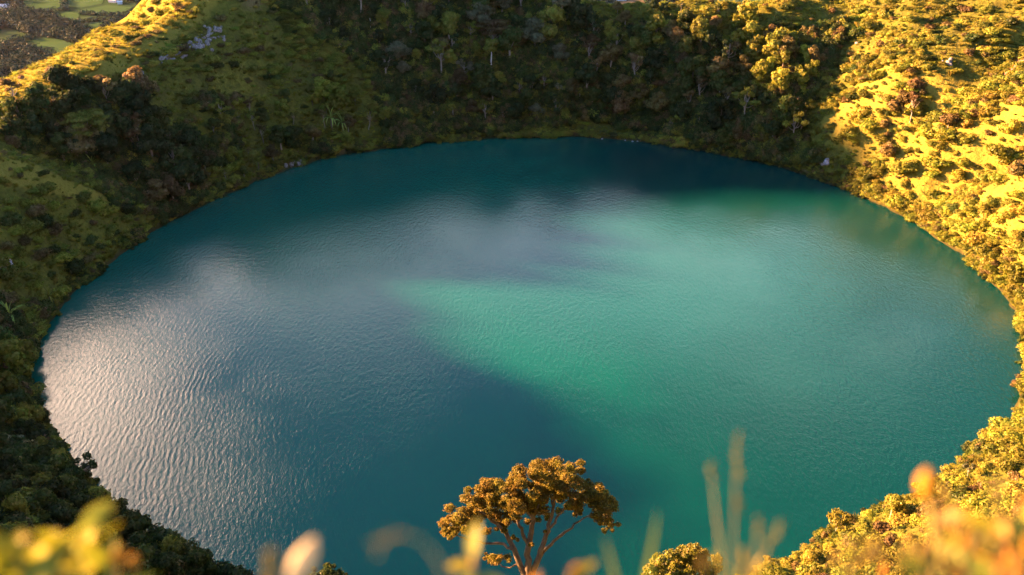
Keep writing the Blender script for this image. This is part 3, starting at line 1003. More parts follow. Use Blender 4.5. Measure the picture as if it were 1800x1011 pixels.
SHORE_BUSH.scale = (2.6, 1.8, 1.6)
tag(SHORE_BUSH, 'dark low bush alone on the grassy flat at the water', 'shrub', 'shrubs on the crater slopes')


# ------------------------------------------------------------------ palms
def frond(L, droop, rng, w=0.16):
    n = 6
    V, F = [], []
    for i in range(n):
        t = i / (n - 1)
        x = L * t * (1 - 0.18 * droop * t); z = L * (0.95 * t - (0.35 + 0.75 * droop) * t * t)
        ww = w * L * (0.25 + 1.6 * t * (1 - t) * 1.4) * (1.0 if i < n - 1 else 0.12)
        V += [(x, -ww * 0.5, z + 0.04 * L * (1 - t)), (x, 0, z), (x, ww * 0.5, z + 0.04 * L * (1 - t))]
    for i in range(n - 1):
        a, b = i * 3, i * 3 + 3
        F += [(a, a + 1, b + 1, b), (a + 1, a + 2, b + 2, b + 1)]
    return np.array(V), np.array(F)


FRONDS = [mesh_from('frond', *frond(1.0, d, TR, 0.13), M['palm']) for d in (0.15, 0.55, 0.95, 1.3)]
PALM_TRUNK = mesh_from('trunk', *tube([(0, 0, -1.2), (0.03, 0, 0.4), (0.0, 0.02, 1.0)], [0.13, 0.12, 0.09], 7), BARK_BROWN, True)


def palm(px, py, w_px, label, nfr=17, dull=None):
    P, dep = hit(px, py)
    R = w_px / FPX * dep * 0.50
    root = empty('spiky_palm', (P[0], P[1], P[2]))
    tr = obj('trunk', PALM_TRUNK, root); tr.scale = (R * 0.5, R * 0.5, R * 0.8)
    for i in range(nfr):
        k = 0 if i % 4 == 0 else (1 if i % 4 == 1 else (2 if i % 4 == 2 else 3))
        me = FRONDS[k]
        if dull:
            me = me.copy(); me.materials[0] = dull
        f = obj('frond', me, root, (0, 0, 0.75 * R))
        f.rotation_euler = (TR.uniform(-0.15, 0.15), -(0.75, 0.35, 0.0, -0.1)[k] * TR.uniform(0.7, 1.1), 6.28 * (i * 0.618 % 1) + TR.uniform(-0.15, 0.15))
        s = R * TR.uniform(0.85, 1.15); f.scale = (s, s, s)
    tag(root, label, 'palm', 'spiky palms by the lake')


palm(583, 226, 46, 'bright spiky palm with one upright yellow leaf on the far slope')
palm(603, 232, 40, 'lower spiky palm growing close beside the bright upright one', 13)
palm(24, 575, 62, 'yellow-green spiky palm on the shaded bank above dark water', 17)
palm(166, 302, 36, 'small spiky palm at the bottom of the wooded gully', 11)
palm(455, 300, 40, 'dull yellow spiky palm by the shore near pale rocks', 13, M['olive'])
palm(90, 535, 40, 'half-hidden dark spiky palm uphill of the bank palm', 11, M['olive'])


# ------------------------------------------------------------------ rocks and bare earth
def rock_mat(name, c1, c2):
    m, t = new_mat(name)
    geo = t.n('ShaderNodeNewGeometry')
    n = t.noise(geo.outputs['Position'], 1.6, 5.0, 0.7)
    c = t.ramp(n, [(0.32, c1), (0.62, c2)])
    bp = t.n('ShaderNodeBump', Strength=0.8, Distance=0.25, Height=n)
    t.n('ShaderNodeOutputMaterial', Surface=t.n('ShaderNodeBsdfPrincipled', Base_Color=c, Roughness=0.9, Normal=bp))
    return m


ROCK_PALE = rock_mat('pale_limestone', (0.07, 0.062, 0.052), (0.28, 0.26, 0.26))
ROCK_GREY = rock_mat('grey_stone', (0.14, 0.13, 0.14), (0.40, 0.38, 0.42))


def rock_mesh(seed, mat):
    rng = np.random.default_rng(seed)
    V, F = [(0, 0, -0.8)], []
    rows, cols = 4, 8
    for i in range(rows):
        ph = -0.9 + 2.2 * i / (rows - 1)
        for j in range(cols):
            a = 6.28 * j / cols
            r = math.cos(ph * 0.95) * (0.75 + 0.5 * rng.random()) + 0.08
            V.append((r * math.cos(a), r * math.sin(a), math.sin(ph) * (0.8 + 0.3 * rng.random())))
    V.append((0.1, 0, 1.0))
    F = []
    for i in range(rows - 1):
        for j in range(cols):
            a = 1 + i * cols; b = a + cols; k = (j + 1) % cols
            F += [(a + j, a + k, b + k, b + j)]
    top = len(V) - 1; a = 1 + (rows - 1) * cols
    F += [(a + j, a + (j + 1) % cols, top, top) for j in range(cols)]
    me = bpy.data.meshes.new('rock')
    me.from_pydata([tuple(map(float, v)) for v in V], [], [f if f[2] != f[3] else f[:3] for f in F])
    me.materials.append(mat)
    return me


ROCKS = {id(m): [rock_mesh(40 + i, m) for i in range(4)] for m in (ROCK_PALE, ROCK_GREY)}


def outcrop(spots, label, mat=ROCK_PALE, name='rock_outcrop'):
    P0, _ = hit(*spots[0][:2])
    root = empty(name, P0)
    for px, py, wpx in spots:
        P, dep = hit(px, py)
        r = wpx / FPX * dep * 0.5
        o = obj('rock', ROCKS[id(mat)][int(TR.integers(4))], root, P - P0 + np.array([0, 0, -r * 0.1]))
        o.rotation_euler = (TR.uniform(-0.4, 0.4), TR.uniform(-0.4, 0.4), TR.random() * 6.28)
        o.scale = (r * TR.uniform(0.8, 1.3), r * TR.uniform(0.8, 1.2), r * TR.uniform(0.7, 1.3))
    tag(root, label, 'rock')


def strew(a, b, n, spread, w0, w1, seed):
    rng = np.random.default_rng(seed)
    out = []
    for i in range(n):
        t = rng.random()
        out.append((a[0] + (b[0] - a[0]) * t + rng.normal() * spread, a[1] + (b[1] - a[1]) * t + rng.normal() * spread * 0.6, rng.uniform(w0, w1)))
    return out


outcrop(strew((292, 108), (392, 54), 80, 11, 3, 9, 1), 'long pale broken cliff under the golden ridge crest')
outcrop(strew((228, 132), (252, 126), 9, 5, 6, 11, 2), 'small pinkish grey rocks downhill of the golden ridge crest', ROCK_GREY)
outcrop(strew((508, 291), (530, 284), 12, 3, 5, 10, 3), 'pale rocks at the shoreline below the green slope', ROCK_PALE)
outcrop(strew((540, 277), (558, 271), 8, 3, 4, 8, 4), 'few pale stones uphill beside the pale shoreline rocks')
outcrop([(857, 172, 15), (853, 166, 10), (862, 178, 9), (856, 180, 8)], 'lone white rock face among dark trees on the far slope')
outcrop(strew((1440, 288), (1456, 284), 8, 3, 6, 12, 5), 'violet grey rocks above the shore below the ravine', ROCK_GREY)
outcrop(strew((2, 470), (14, 462), 8, 4, 6, 13, 6), 'violet grey rocks high on the shaded bank', ROCK_GREY)
outcrop(strew((1338, 242), (1350, 238), 6, 3, 5, 8, 7), 'small grey rocks in the brown woods near the far shore', ROCK_GREY)
outcrop(strew((1495, 60), (1508, 80), 5, 3, 5, 8, 8), 'few pale stones high in the ravine', ROCK_PALE)
outcrop(strew((1660, 112), (1672, 108), 5, 4, 4, 8, 9), 'scattered pale stones on the tall grassy slope', ROCK_PALE)
outcrop(strew((1040, 243), (1180, 254), 5, 1, 2, 4, 10), 'small grey stones strewn along the edge of the grassy flat', ROCK_GREY, 'shore_stones')


def earth_scar():
    m, t = new_mat('red_earth')
    geo = t.n('ShaderNodeNewGeometry')
    n = t.noise(geo.outputs['Position'], 0.9, 5.0, 0.7)
    c = t.ramp(n, [(0.3, (0.10, 0.045, 0.025)), (0.7, (0.26, 0.12, 0.07))])
    bp = t.n('ShaderNodeBump', Strength=0.8, Distance=0.4, Height=n)
    t.n('ShaderNodeOutputMaterial', Surface=t.n('ShaderNodeBsdfPrincipled', Base_Color=c, Roughness=0.95, Normal=bp))
    P, dep = hit(1785, 115)
    n_, R = 15, 6.5
    V, idx, F = [], {}, []
    for i in range(n_):
        for j in range(n_):
            u, v = 2 * i / (n_ - 1) - 1, 2 * j / (n_ - 1) - 1
            if u * u + v * v > 1.0 - 0.5 * TR.random(): continue
            x, y = P[0] + u * R, P[1] + v * R * 0.7
            idx[i, j] = len(V)
            V.append((u * R, v * R * 0.7, float(height(x, y)) - P[2] + 0.45 + 0.3 * TR.random() - 0.5 * (u * u + v * v)))
    for (i, j) in idx:
        q = [(i, j), (i + 1, j), (i + 1, j + 1), (i, j + 1)]
        if all(k in idx for k in q): F.append([idx[k] for k in q])
    tag(obj('earth_scar', mesh_from('earth_scar', V, F, m, False), None, P), 'reddish bare earth scar high on the sunny slope', 'earth bank')


earth_scar()


# ------------------------------------------------------------------ ground cover: grass and low scrub nobody could count
GRASS_ZONES = [[(1460, 230), (1570, 100), (1700, 130), (1800, 190), (1800, 520), (1700, 450), (1560, 350)], [(1800, 520), (1800, 1020), (1340, 1020), (1560, 880), (1700, 840), (1790, 640)], [(280, 140), (370, 30), (520, 10), (600, 130), (560, 230), (380, 230)], 
               [(0, 300), (130, 330), (250, 385), (160, 440), (0, 430)], [(930, 250), (1000, 222), (1180, 225), (1230, 255)], [(640, 170), (760, 190), (760, 240), (640, 250)],
               [(1640, 385), (1800, 300), (1800, 420), (1700, 440)], [(60, 160), (270, 0), (370, 20), (180, 140)]]


def scatter_cover():
    rng = np.random.default_rng(77)
    n = 165000
    th = rng.random(n) * 360
    d = 0.3 + 92 * rng.random(n) ** 1.15
    t = np.radians(th)
    r = np.interp(th, _tt, _rr, period=360) + d
    x, y = CX + r * np.cos(t), CY + r * np.sin(t)
    z = height(x, y)
    px, py, dep = project(x, y, z)
    inside = (dep > 20) & (px > -260) & (px < 2060) & (py > -160) & (py < 1250)
    keep = inside & (z > 0.3) & (np.hypot(x, y) > 9)
    keep &= ~((px > 300) & (px < 1320) & (py > 1013) & (np.hypot(x, y) < 95) & (rng.random(n) > 0.25))
    x, y, z, px, py, dep = (a[keep] for a in (x, y, z, px, py, dep))
    # open slopes: cushions with turf between them
    thin = forest_floor(x, y, z) | (z < 2.5) | (rng.random(len(x)) < 0.42)
    x, y, z, px, py, dep = (a[thin] for a in (x, y, z, px, py, dep))
    m = len(x)
    zone = np.zeros(m, int)
    for i in range(m):
        for g in GRASS_ZONES:
            if in_poly(px[i], py[i], g): zone[i] = 1
    patch = fbm(x / 9, y / 9, 91, 3)
    flat = (((x - FLAT_C[0]) / 24) ** 2 + ((y - FLAT_C[1]) / 11) ** 2) < 1.0
    grassy = (zone == 1) & (patch < 0.22) | flat
    # which shape: 0..13 shrubs by colour pairs, 14,15 tufts
    order = ['olive', 'yellow-green', 'golden', 'rust-brown', 'mid green', 'dark green', 'grey-green']
    w_open = np.array([0.40, 0.22, 0.13, 0.07, 0.14, 0.03, 0.01])
    w_wood = np.array([0.20, 0.04, 0.00, 0.14, 0.42, 0.17, 0.03])
    woods = forest_floor(x, y, z)
    thick = fbm(x / 15, y / 15, 411, 3) + np.where((px < 800) & (py > 170) & (py < 330) & (px > 270), 0.16, 0.0)
    woods = woods | ((thick > 0.27) & (px < 800) & (py > 130) & (py < 340) & (px > 270)) | ((thick > 0.24) & (px < 330) & (py > 300) & (py < 640))
    cw, co = np.cumsum(w_wood), np.cumsum(w_open)
    u = np.clip(rng.random(m) * 0.75 + (fbm(x / 14, y / 14, 123, 2) + 0.6) * 0.25 * 0.8, 0, 0.999)
    col = np.where(woods, np.searchsorted(cw / cw[-1], u), np.searchsorted(co / co[-1], u))
    kind = col * 2 + rng.integers(0, 2, m)
    golden = inside_px(px, py, SUN_TONE_PX[2]) | inside_px(px, py, SUN_TONE_PX[3]) | inside_px(px, py, SUN_TONE_PX[4]) | inside_px(px, py, SUN_TONE_PX[1])
    strip = inside_px(px, py, [(0, 175), (0, 130), (110, 80), (275, -20), (400, -20), (330, 60), (200, 130), (100, 180)]) & (y > 250)
    tuft = rng.random(m) < np.where(woods, 0.02, np.where(strip, 0.94, np.where(golden, np.where(thick > 0.2, 0.3, 0.72), np.where(thick > 0.18, 0.2, np.where(thick > -0.08, 0.5, 0.82)))))
    kind = np.where(tuft, 14 + rng.integers(0, 2, m), kind)
    scl = np.exp(rng.normal(0, 0.55, m)) * np.where(tuft, np.where(flat, 0.4, np.where(grassy, 0.5, 0.7)), np.where(woods, 1.55, np.where(thick > 0.18, 0.9, 0.45)))
    scl *= np.clip(0.6 + dep / 420, 0.6, 1.4)
    scl = np.minimum(scl, 2.6)
    # bushes hang over the water all along the shore
    ns = 5200
    a2 = rng.random(ns) * 360
    d2 = rng.normal(0.9, 0.9, ns)
    t2 = np.radians(a2); r2 = np.interp(a2, _tt, _rr, period=360) + d2
    x2, y2 = CX + r2 * np.cos(t2), CY + r2 * np.sin(t2)
    clus = fbm(x2 / 7, y2 / 7, 611, 2)
    ok = ((((x2 - FLAT_C[0]) / 22) ** 2 + ((y2 - FLAT_C[1]) / 14) ** 2) > 1.0) & (clus > -0.12)
    x2, y2, a2, clus = x2[ok], y2[ok], a2[ok], clus[ok]
    k2 = np.array([0, 0, 2, 8, 8, 10, 8, 6])[rng.integers(0, 8, len(x2))] + rng.integers(0, 2, len(x2))
    x, y = np.r_[x, x2], np.r_[y, y2]
    z = np.r_[z, np.maximum(height(x2, y2), 0.0)]
    kind = np.r_[kind, k2]
    scl = np.r_[scl, np.clip(0.55 + 1.1 * (clus + 0.12), 0.4, 1.3) * rng.uniform(0.7, 1.3, len(x2))]
    woods = np.r_[woods, np.ones(len(x2), bool)]
    flat = np.r_[flat, np.zeros(len(x2), bool)]
    gold = np.r_[golden, np.zeros(len(x2), bool)]
    drop = (flat & (rng.random(len(x)) < 0.3)) | ((kind >= 14) & (rng.random(len(x)) < np.where(gold, 0.6, 0.15)))
    for name, sel, lab in (('low_scrub', kind < 14, None), ('hill_grass', kind >= 14, None)):
        s = sel & ~drop
        pts = np.stack([x, y, z - np.where(kind < 14, 0.12, 0.0) * scl], 1)[s]
        me = bpy.data.meshes.new(name)
        me.vertices.add(len(pts)); me.vertices.foreach_set('co', pts.astype(np.float32).ravel())
        a = me.attributes.new('pick', 'INT', 'POINT'); a.data.foreach_set('value', (kind[s] - (14 if name == 'hill_grass' else 0)).astype(np.int32))
        a = me.attributes.new('turn', 'FLOAT_VECTOR', 'POINT')
        rot = np.stack([rng.normal(0, 0.12, s.sum()), rng.normal(0, 0.12, s.sum()), rng.random(s.sum()) * 6.28], 1)
        a.data.foreach_set('vector', rot.astype(np.float32).ravel())
        a = me.attributes.new('size', 'FLOAT_VECTOR', 'POINT')
        sv = scl[s][:, None] * np.stack([rng.uniform(0.85, 1.25, s.sum()), rng.uniform(0.85, 1.25, s.sum()), np.where(woods[s], 1.0, 0.62) * rng.uniform(0.75, 1.2, s.sum())], 1)
        a.data.foreach_set('vector', sv.astype(np.float32).ravel())
        o = obj(name, me)
        tag(o, kind='stuff')
        yield o, name


def instancer(o, name, sources):
    ng = bpy.data.node_groups.new(name, 'GeometryNodeTree')
    ng.interface.new_socket('Geometry', in_out='INPUT', socket_type='NodeSocketGeometry')
    ng.interface.new_socket('Geometry', in_out='OUTPUT', socket_type='NodeSocketGeometry')
    N, L = ng.nodes, ng.links
    gi, go = N.new('NodeGroupInput'), N.new('NodeGroupOutput')
    iop = N.new('GeometryNodeInstanceOnPoints')
    jn = N.new('GeometryNodeJoinGeometry')
    for s in reversed(sources):      # the join lists its last link first
        oi = N.new('GeometryNodeObjectInfo'); oi.transform_space = 'ORIGINAL'
        oi.inputs['Object'].default_value = s
        oi.inputs['As Instance'].default_value = True
        L.new(oi.outputs['Geometry'], jn.inputs[0])

    def attr(nm, ty):
        a = N.new('GeometryNodeInputNamedAttribute'); a.data_type = ty
        a.inputs['Name'].default_value = nm
        return a.outputs['Attribute']
    L.new(gi.outputs[0], iop.inputs['Points'])
    L.new(jn.outputs[0], iop.inputs['Instance'])
    iop.inputs['Pick Instance'].default_value = True
    L.new(attr('pick', 'INT'), iop.inputs['Instance Index'])
    e2r = N.new('FunctionNodeEulerToRotation')
    L.new(attr('turn', 'FLOAT_VECTOR'), e2r.inputs[0])
    L.new(e2r.outputs[0], iop.inputs['Rotation'])
    L.new(attr('size', 'FLOAT_VECTOR'), iop.inputs['Scale'])
    L.new(iop.outputs[0], go.inputs[0])
    md = o.modifiers.new('scatter', 'NODES'); md.node_group = ng


# two grass tussocks and one shrub of every sort stand on the flat and lend their shape to the cover
TUFTS = []
for i, (px, py) in enumerate([(1012, 236), (1130, 240)]):
    o = obj('grass_tussock', tuft_mesh(60 + i), None, hit(px, py)[0])
    o.scale = (1.3, 1.3, 1.1)
    tag(o, ['yellow grass tussock on the grassy flat, nearer the far slope palms', 'yellow grass tussock on the grassy flat beside its dark bush'][i], 'grass tussock', 'grass tussocks on the flat')
    TUFTS.append(o)
KEYS = []
for c in ['olive', 'yellow-green', 'golden', 'rust-brown', 'mid green', 'dark green', 'grey-green']:
    for v in range(2):
        src = next((o for o in bpy.data.objects if o.type == 'MESH' and o.data == SHRUBS[c][v]), None)
        if src is None:
            px, py = 960 + 16 * len(KEYS), 224 + 3 * (len(KEYS) % 3)
            src = obj('shrub', SHRUBS[c][v], None, hit(px, py)[0])
            describe(src, px, py, f'small {c} shrub', 'shrub', 'shrubs on the crater slopes')
        KEYS.append(src)
for o, nm in scatter_cover():
    instancer(o, nm, KEYS if nm == 'low_scrub' else TUFTS)


# ------------------------------------------------------------------ the valley beyond the rim
def field_mat(name, c1, c2):
    m, t = new_mat(name)
    geo = t.n('ShaderNodeNewGeometry')
    n = t.noise(geo.outputs['Position'], 0.02, 4.0, 0.6)
    t.n('ShaderNodeOutputMaterial', Surface=t.n('ShaderNodeBsdfDiffuse', Color=t.ramp(n, [(0.35, c1), (0.65, c2)])))
    return m


F_GREEN = field_mat('pasture_green', (0.028, 0.060, 0.022), (0.038, 0.074, 0.028))
F_DULL = field_mat('pasture_dull', (0.026, 0.048, 0.022), (0.034, 0.058, 0.027))
F_PALE = field_mat('stubble_pale', (0.08, 0.07, 0.045), (0.11, 0.095, 0.06))
FIELDS = [([(40, -6), (109, -6), (111, 12), (67, 22), (44, 21)], F_GREEN), ([(113, -6), (185, -6), (179, 7), (141, 14), (115, 11)], F_GREEN),
          ([(91, 32), (118, 20), (141, 25), (135, 34), (114, 41)], F_GREEN), ([(137, 19), (188, 9), (235, 13), (208, 26), (143, 27)], F_GREEN),
          ([(118, 45), (215, 34), (168, 62), (135, 55)], F_GREEN), ([(34, 79), (81, 64), (135, 77), (108, 100), (71, 97)], F_GREEN),
          ([(-10, 55), (20, 50), (57, 64), (30, 78), (-10, 87)], F_DULL), ([(120, 42), (143, 30), (206, 28), (215, 31)], F_DULL),
          ([(1060, -12), (1120, -14), (1135, 6), (1090, 12)], F_PALE), ([(1190, -14), (1290, -14), (1300, 4), (1215, 10)], F_DULL), ([(1300, -14), (1400, -14), (1400, 4), (1320, 4)], F_GREEN),
          ([(-140, 20), (-20, 8), (-25, 40), (-150, 60)], F_GREEN), ([(-300, 30), (-160, 20), (-170, 70), (-320, 90)], F_DULL), ([(-150, 75), (-30, 60), (-40, 110), (-170, 130)], F_GREEN), ([(-330, 110), (-190, 90), (-200, 160), (-350, 180)], F_GREEN),
          ([(1420, -30), (1560, -34), (1570, -12), (1430, -8)], F_GREEN), ([(900, -36), (1040, -36), (1040, -18), (900, -16)], F_DULL)]
for poly, m in FIELDS:
    P = np.array([at_z(a, b, VALLEY + 0.5) for a, b in poly])
    c = P.mean(0)
    me = bpy.data.meshes.new('field')
    me.from_pydata([tuple(p - c) for p in P], [], [tuple(range(len(P)))])
    me.materials.append(m)
    tag(obj('field', me, None, c), kind='structure')

HEDGE = leaf_mat('leaf_hedge', (0.010, 0.030, 0.020), (0.020, 0.046, 0.030), None, 0.1, 60)
HR = np.random.default_rng(5)
for a, b, lab in [((30, 26), (118, 18), 'dark hedge between the two farthest valley fields'), ((112, -4), (113, 16), 'short hedge climbing between the upper valley fields'),
                  ((70, 24), (92, 38), 'hedge along the top of the small oval field'), ((140, 26), (215, 28), 'long thin hedge crossing the middle valley fields'),
                  ((118, 43), (220, 32), 'hedge above the field touching the golden ridge'), ((20, 48), (85, 66), 'hedge between the dull and the bright lower field'),
                  ((30, 80), (57, 64), 'short hedge dividing the two lower valley fields')]:
    A, B = at_z(*a, VALLEY), at_z(*b, VALLEY)
    L = np.linalg.norm(B - A)
    parts = []
    for k in range(int(L / 7) + 2):
        p = A + (B - A) * (k / (int(L / 7) + 1)) + np.r_[HR.normal(0, 2, 2), 0]
        r = HR.uniform(4, 7)
        parts.append(clump((p[0] - A[0], p[1] - A[1], r * 0.6), r, 60, 1.9, HR, 0.8))
    tag(obj('hedgerow', mesh_from('hedgerow', *join(parts), HEDGE), None, A), lab, 'hedge', 'hedges in the valley')


def far_wood(polys):
    parts = []
    for poly, n in polys:
        xs = [p[0] for p in poly]; ys = [p[1] for p in poly]
        k = 0
        while k < n:
            a, b = HR.uniform(min(xs), max(xs)), HR.uniform(min(ys), max(ys))
            if not in_poly(a, b, poly): continue
            k += 1
            p = at_z(a, b, VALLEY)
            r = HR.uniform(6, 12)
            parts.append(clump((p[0], p[1], VALLEY + r * 0.7), r, 170, 1.7, HR, 0.85))
    tag(obj('far_wood', mesh_from('far_wood', *join(parts), HEDGE)), kind='stuff')


far_wood([([(0, 26), (35, 22), (70, 30), (110, 42), (165, 63), (140, 78), (85, 64), (55, 62), (20, 48), (-10, 52)], 420),
          ([(-10, 90), (30, 80), (70, 98), (105, 104), (50, 135), (-10, 145)], 200), ([(170, 62), (225, 34), (250, 20), (200, 60)], 40), ([(180, -10), (300, -10), (245, 10)], 60), ([(-340, 95), (-160, 62), (-20, 45), (-20, 58), (-150, 74), (-340, 112)], 160), ([(-30, -20), (40, -20), (36, 20), (-30, 10)], 50),
          ([(1130, -14), (1200, -14), (1210, 10), (1140, 10)], 60), ([(1000, -10), (1060, -12), (1080, 10), (1010, 8)], 40)])

WALL_W, _t = new_mat('whitewash')
_t.n('ShaderNodeOutputMaterial', Surface=_t.n('ShaderNodeBsdfPrincipled', Base_Color=(0.45, 0.44, 0.43, 1), Roughness=0.7))
ROOF_G, _t = new_mat('sheet_roof')
_t.n('ShaderNodeOutputMaterial', Surface=_t.n('ShaderNodeBsdfPrincipled', Base_Color=(0.60, 0.60, 0.62, 1), Roughness=0.4))
for px, py, w, dd, h, rz, lab in [(5, 15, 26, 12, 5, 0.2, 'long white farm building by the far wood in the valley'), (200, 4, 16, 10, 5, -0.3, 'small white farmhouse behind the farthest fields'),
                                  (211, 7, 9, 8, 4, 0.4, 'smaller white shed next to the white farmhouse'), (1092, 1, 18, 10, 6, 0.1, 'white house in the valley over the lowest rim dip'),
                                  (1160, -1, 22, 12, 6, -0.2, 'pale valley building behind the dark rim trees')]:
    P = at_z(px, py, VALLEY)
    root = empty('farm_building', P, rz)
    w2, d2 = w / 2, dd / 2
    V = [(-w2, -d2, -0.5), (w2, -d2, -0.5), (w2, d2, -0.5), (-w2, d2, -0.5), (-w2, -d2, h), (w2, -d2, h), (w2, d2, h), (-w2, d2, h), (-w2, 0, h + d2 * 0.5), (w2, 0, h + d2 * 0.5)]
    me = bpy.data.meshes.new('wall'); me.from_pydata(V, [], [(0, 1, 5, 4), (1, 2, 6, 9, 5), (2, 3, 7, 6), (3, 0, 4, 8, 7)]); me.materials.append(WALL_W)
    obj('wall', me, root)
    e = 0.6
    V = [(-w2 - e, -d2 - e, h - 0.1), (w2 + e, -d2 - e, h - 0.1), (w2 + e, 0, h + d2 * 0.5 + 0.25), (-w2 - e, 0, h + d2 * 0.5 + 0.25), (w2 + e, d2 + e, h - 0.1), (-w2 - e, d2 + e, h - 0.1)]
    me = bpy.data.meshes.new('roof'); me.from_pydata(V, [], [(0, 1, 2, 3), (3, 2, 4, 5)]); me.materials.append(ROOF_G)
    obj('roof', me, root)
    tag(root, lab, 'building', 'farm buildings in the valley')


# ------------------------------------------------------------------ the big umbrella tree in front
def detail_tree(name, base_px, dep, limb_px, clumps_px, dens, leaf, mat, bark, label, seed, spread=0.6, rad0=0.3):
    rng = np.random.default_rng(seed)
    foot = at_depth(*base_px, dep)
    g = float(height(foot[0], foot[1]))
    root = empty(name, (foot[0], foot[1], g))
    O = np.array([foot[0], foot[1], g])
    mpp = dep / FPX
    limbs = []
    for path, r0, r1 in limb_px:
        P = []
        for q in path:
            if q == 'foot': P += [np.array([0, 0, -1.5]), np.array([0.1, 0, (foot[2] - g) * 0.5])]
            else:
                p = at_depth(q[0], q[1], dep + (q[2] if len(q) > 2 else 0)) - O
                P.append(p)
        # resample smoothly
        P = np.array(P); n = 4 * (len(P) - 1) + 1
        s = np.linspace(0, len(P) - 1, n)
        Q = np.stack([np.interp(s, np.arange(len(P)), P[:, k]) for k in range(3)], 1)
        Q[1:-1] = 0.5 * Q[1:-1] + 0.25 * (Q[:-2] + Q[2:])
        Q[1:-1] += rng.normal(0, 0.05, Q[1:-1].shape)
        limbs.append(tube(Q, np.linspace(r0, r1, n), 8))
    obj('trunk', mesh_from('trunk', *join(limbs), bark, True), root)
    parts = []
    for q in clumps_px:
        r = q[2] * mpp
        for k in range((q[4] if len(q) > 4 else 5) * 3):
            dz = rng.normal(0, spread * 1.6)
            p = at_depth(q[0] + rng.normal(0, q[2] * 0.52), q[1] + rng.normal(0, q[2] * 0.30), dep + dz + (q[3] if len(q) > 3 else 0)) - O
            rr = r * rng.uniform(0.18, 0.46)
            parts.append(clump(p, rr, int(dens * rr * rr) + 40, leaf, rng, 0.5, 0.3, 0.8))
    obj('crown', mesh_from('crown', *join(parts), mat), root)
    return tag(root, label, 'tree')


M['umbrella'] = leaf_mat('leaf_umbrella', (0.13, 0.108, 0.015), (0.25, 0.195, 0.028), (0.31, 0.21, 0.05), 0.40, 2.5)
UMB_BARK = bark_mat('bark_umbrella', (0.035, 0.024, 0.014), (0.13, 0.10, 0.06), 3.0)
detail_tree('umbrella_tree', (928, 1030), 61,
            [(['foot', (928, 1030), (929, 985), (932, 945), (940, 905), (955, 870), (965, 845)], 0.36, 0.06),
             ([(927, 1024), (912, 985), (896, 950), (880, 925), (850, 905), (825, 890)], 0.24, 0.04),
             ([(930, 1018), (945, 985), (958, 950), (966, 915), (975, 880), (985, 850)], 0.24, 0.04),
             ([(950, 978, 0.5), (975, 950), (1000, 930), (1022, 915), (1040, 900)], 0.13, 0.03),
             ([(904, 968, -0.5), (880, 955), (850, 955), (820, 950), (800, 940)], 0.11, 0.03),
             ([(930, 960), (915, 930), (905, 900), (895, 870), (890, 850)], 0.14, 0.03),
             ([(938, 920), (925, 890), (915, 860), (912, 835)], 0.10, 0.03),
             ([(962, 930), (985, 905), (1000, 880), (1015, 850)], 0.10, 0.03),
             ([(972, 890), (968, 860), (972, 830)], 0.08, 0.02),
             ([(912, 990), (895, 1000), (875, 990)], 0.07, 0.02)],
            [(965, 828, 30), (1002, 830, 28), (930, 838, 28), (985, 845, 30), (905, 845, 30), (870, 858, 32), (945, 858, 34), (1010, 850, 22),
             (845, 875, 32), (890, 880, 36), (930, 885, 34), (975, 872, 30), (910, 905, 26, 0, 2), (825, 900, 26), (800, 918, 26), (785, 938, 16), (835, 925, 22, 0, 2), (860, 905, 28),
             (1050, 868, 26), (1070, 885, 20), (1030, 880, 26), (1058, 905, 22), (1068, 922, 14), (1020, 900, 16, 0, 2), (1000, 890, 20, 0, 2),
             (880, 930, 16, 0, 2), (945, 912, 18, 0, 2), (880, 985, 20, -1, 3), (865, 978, 12, -1, 2), (903, 946, 10, 0, 2), (935, 960, 8, 0, 1), (960, 935, 8, 0, 1)],
            3400, 0.065, M['umbrella'], UMB_BARK, 'big umbrella-shaped tree with golden crown and forked trunk over the near water', 3)
M['roundbush'] = leaf_mat('leaf_round_bush', (0.13, 0.15, 0.016), (0.25, 0.25, 0.03), (0.30, 0.25, 0.12), 0.3, 2.5)
detail_tree('round_tree', (1200, 1040), 66, [(['foot', (1200, 1040), (1203, 1005), (1210, 975)], 0.2, 0.04), ([(1200, 1030), (1180, 1005), (1165, 990)], 0.1, 0.03)],
            [(1200, 975, 30), (1225, 985, 30), (1180, 990, 30), (1155, 1000, 26), (1240, 1005, 26), (1200, 1005, 40, 0, 5), (1170, 1020, 36), (1235, 1025, 32), (1215, 968, 18)],
            1500, 0.11, M['roundbush'], BARK_BROWN, 'dark-sided round bushy tree at the bottom edge beside the umbrella tree', 5)
detail_tree('round_tree', (575, 1050), 88, [(['foot', (575, 1050), (575, 1015), (577, 1000)], 0.16, 0.04)],
            [(575, 1003, 16), (590, 1012, 16), (560, 1014, 16), (577, 1022, 24)],
            700, 0.2, M['dark green'], BARK_BROWN, 'dark treetop just peeping over the bottom edge by the pale seed head', 6)


# ------------------------------------------------------------------ plants right in front of the lens
def blade_leaf_mesh(L, W, fold, curl, mat):
    n = 5
    V, F = [], []
    for i in range(n):
        t = i / (n - 1)
        w = W * 0.5 * (math.sin(math.pi * min(1, t * 0.92 + 0.06)) ** 0.8)
        z = -curl * L * t * t
        V += [(L * t, -w, z + fold * w), (L * t, 0, z), (L * t, w, z + fold * w)]
    for i in range(n - 1):
        a = i * 3
        F += [(a, a + 1, a + 4, a + 3), (a + 1, a + 2, a + 5, a + 4)]
    return mesh_from('leaf', V, F, mat, True)


def fg_mat(name, c1, c2, tr=0.45):
    return leaf_mat(name, c1, c2, None, tr, 0.4)


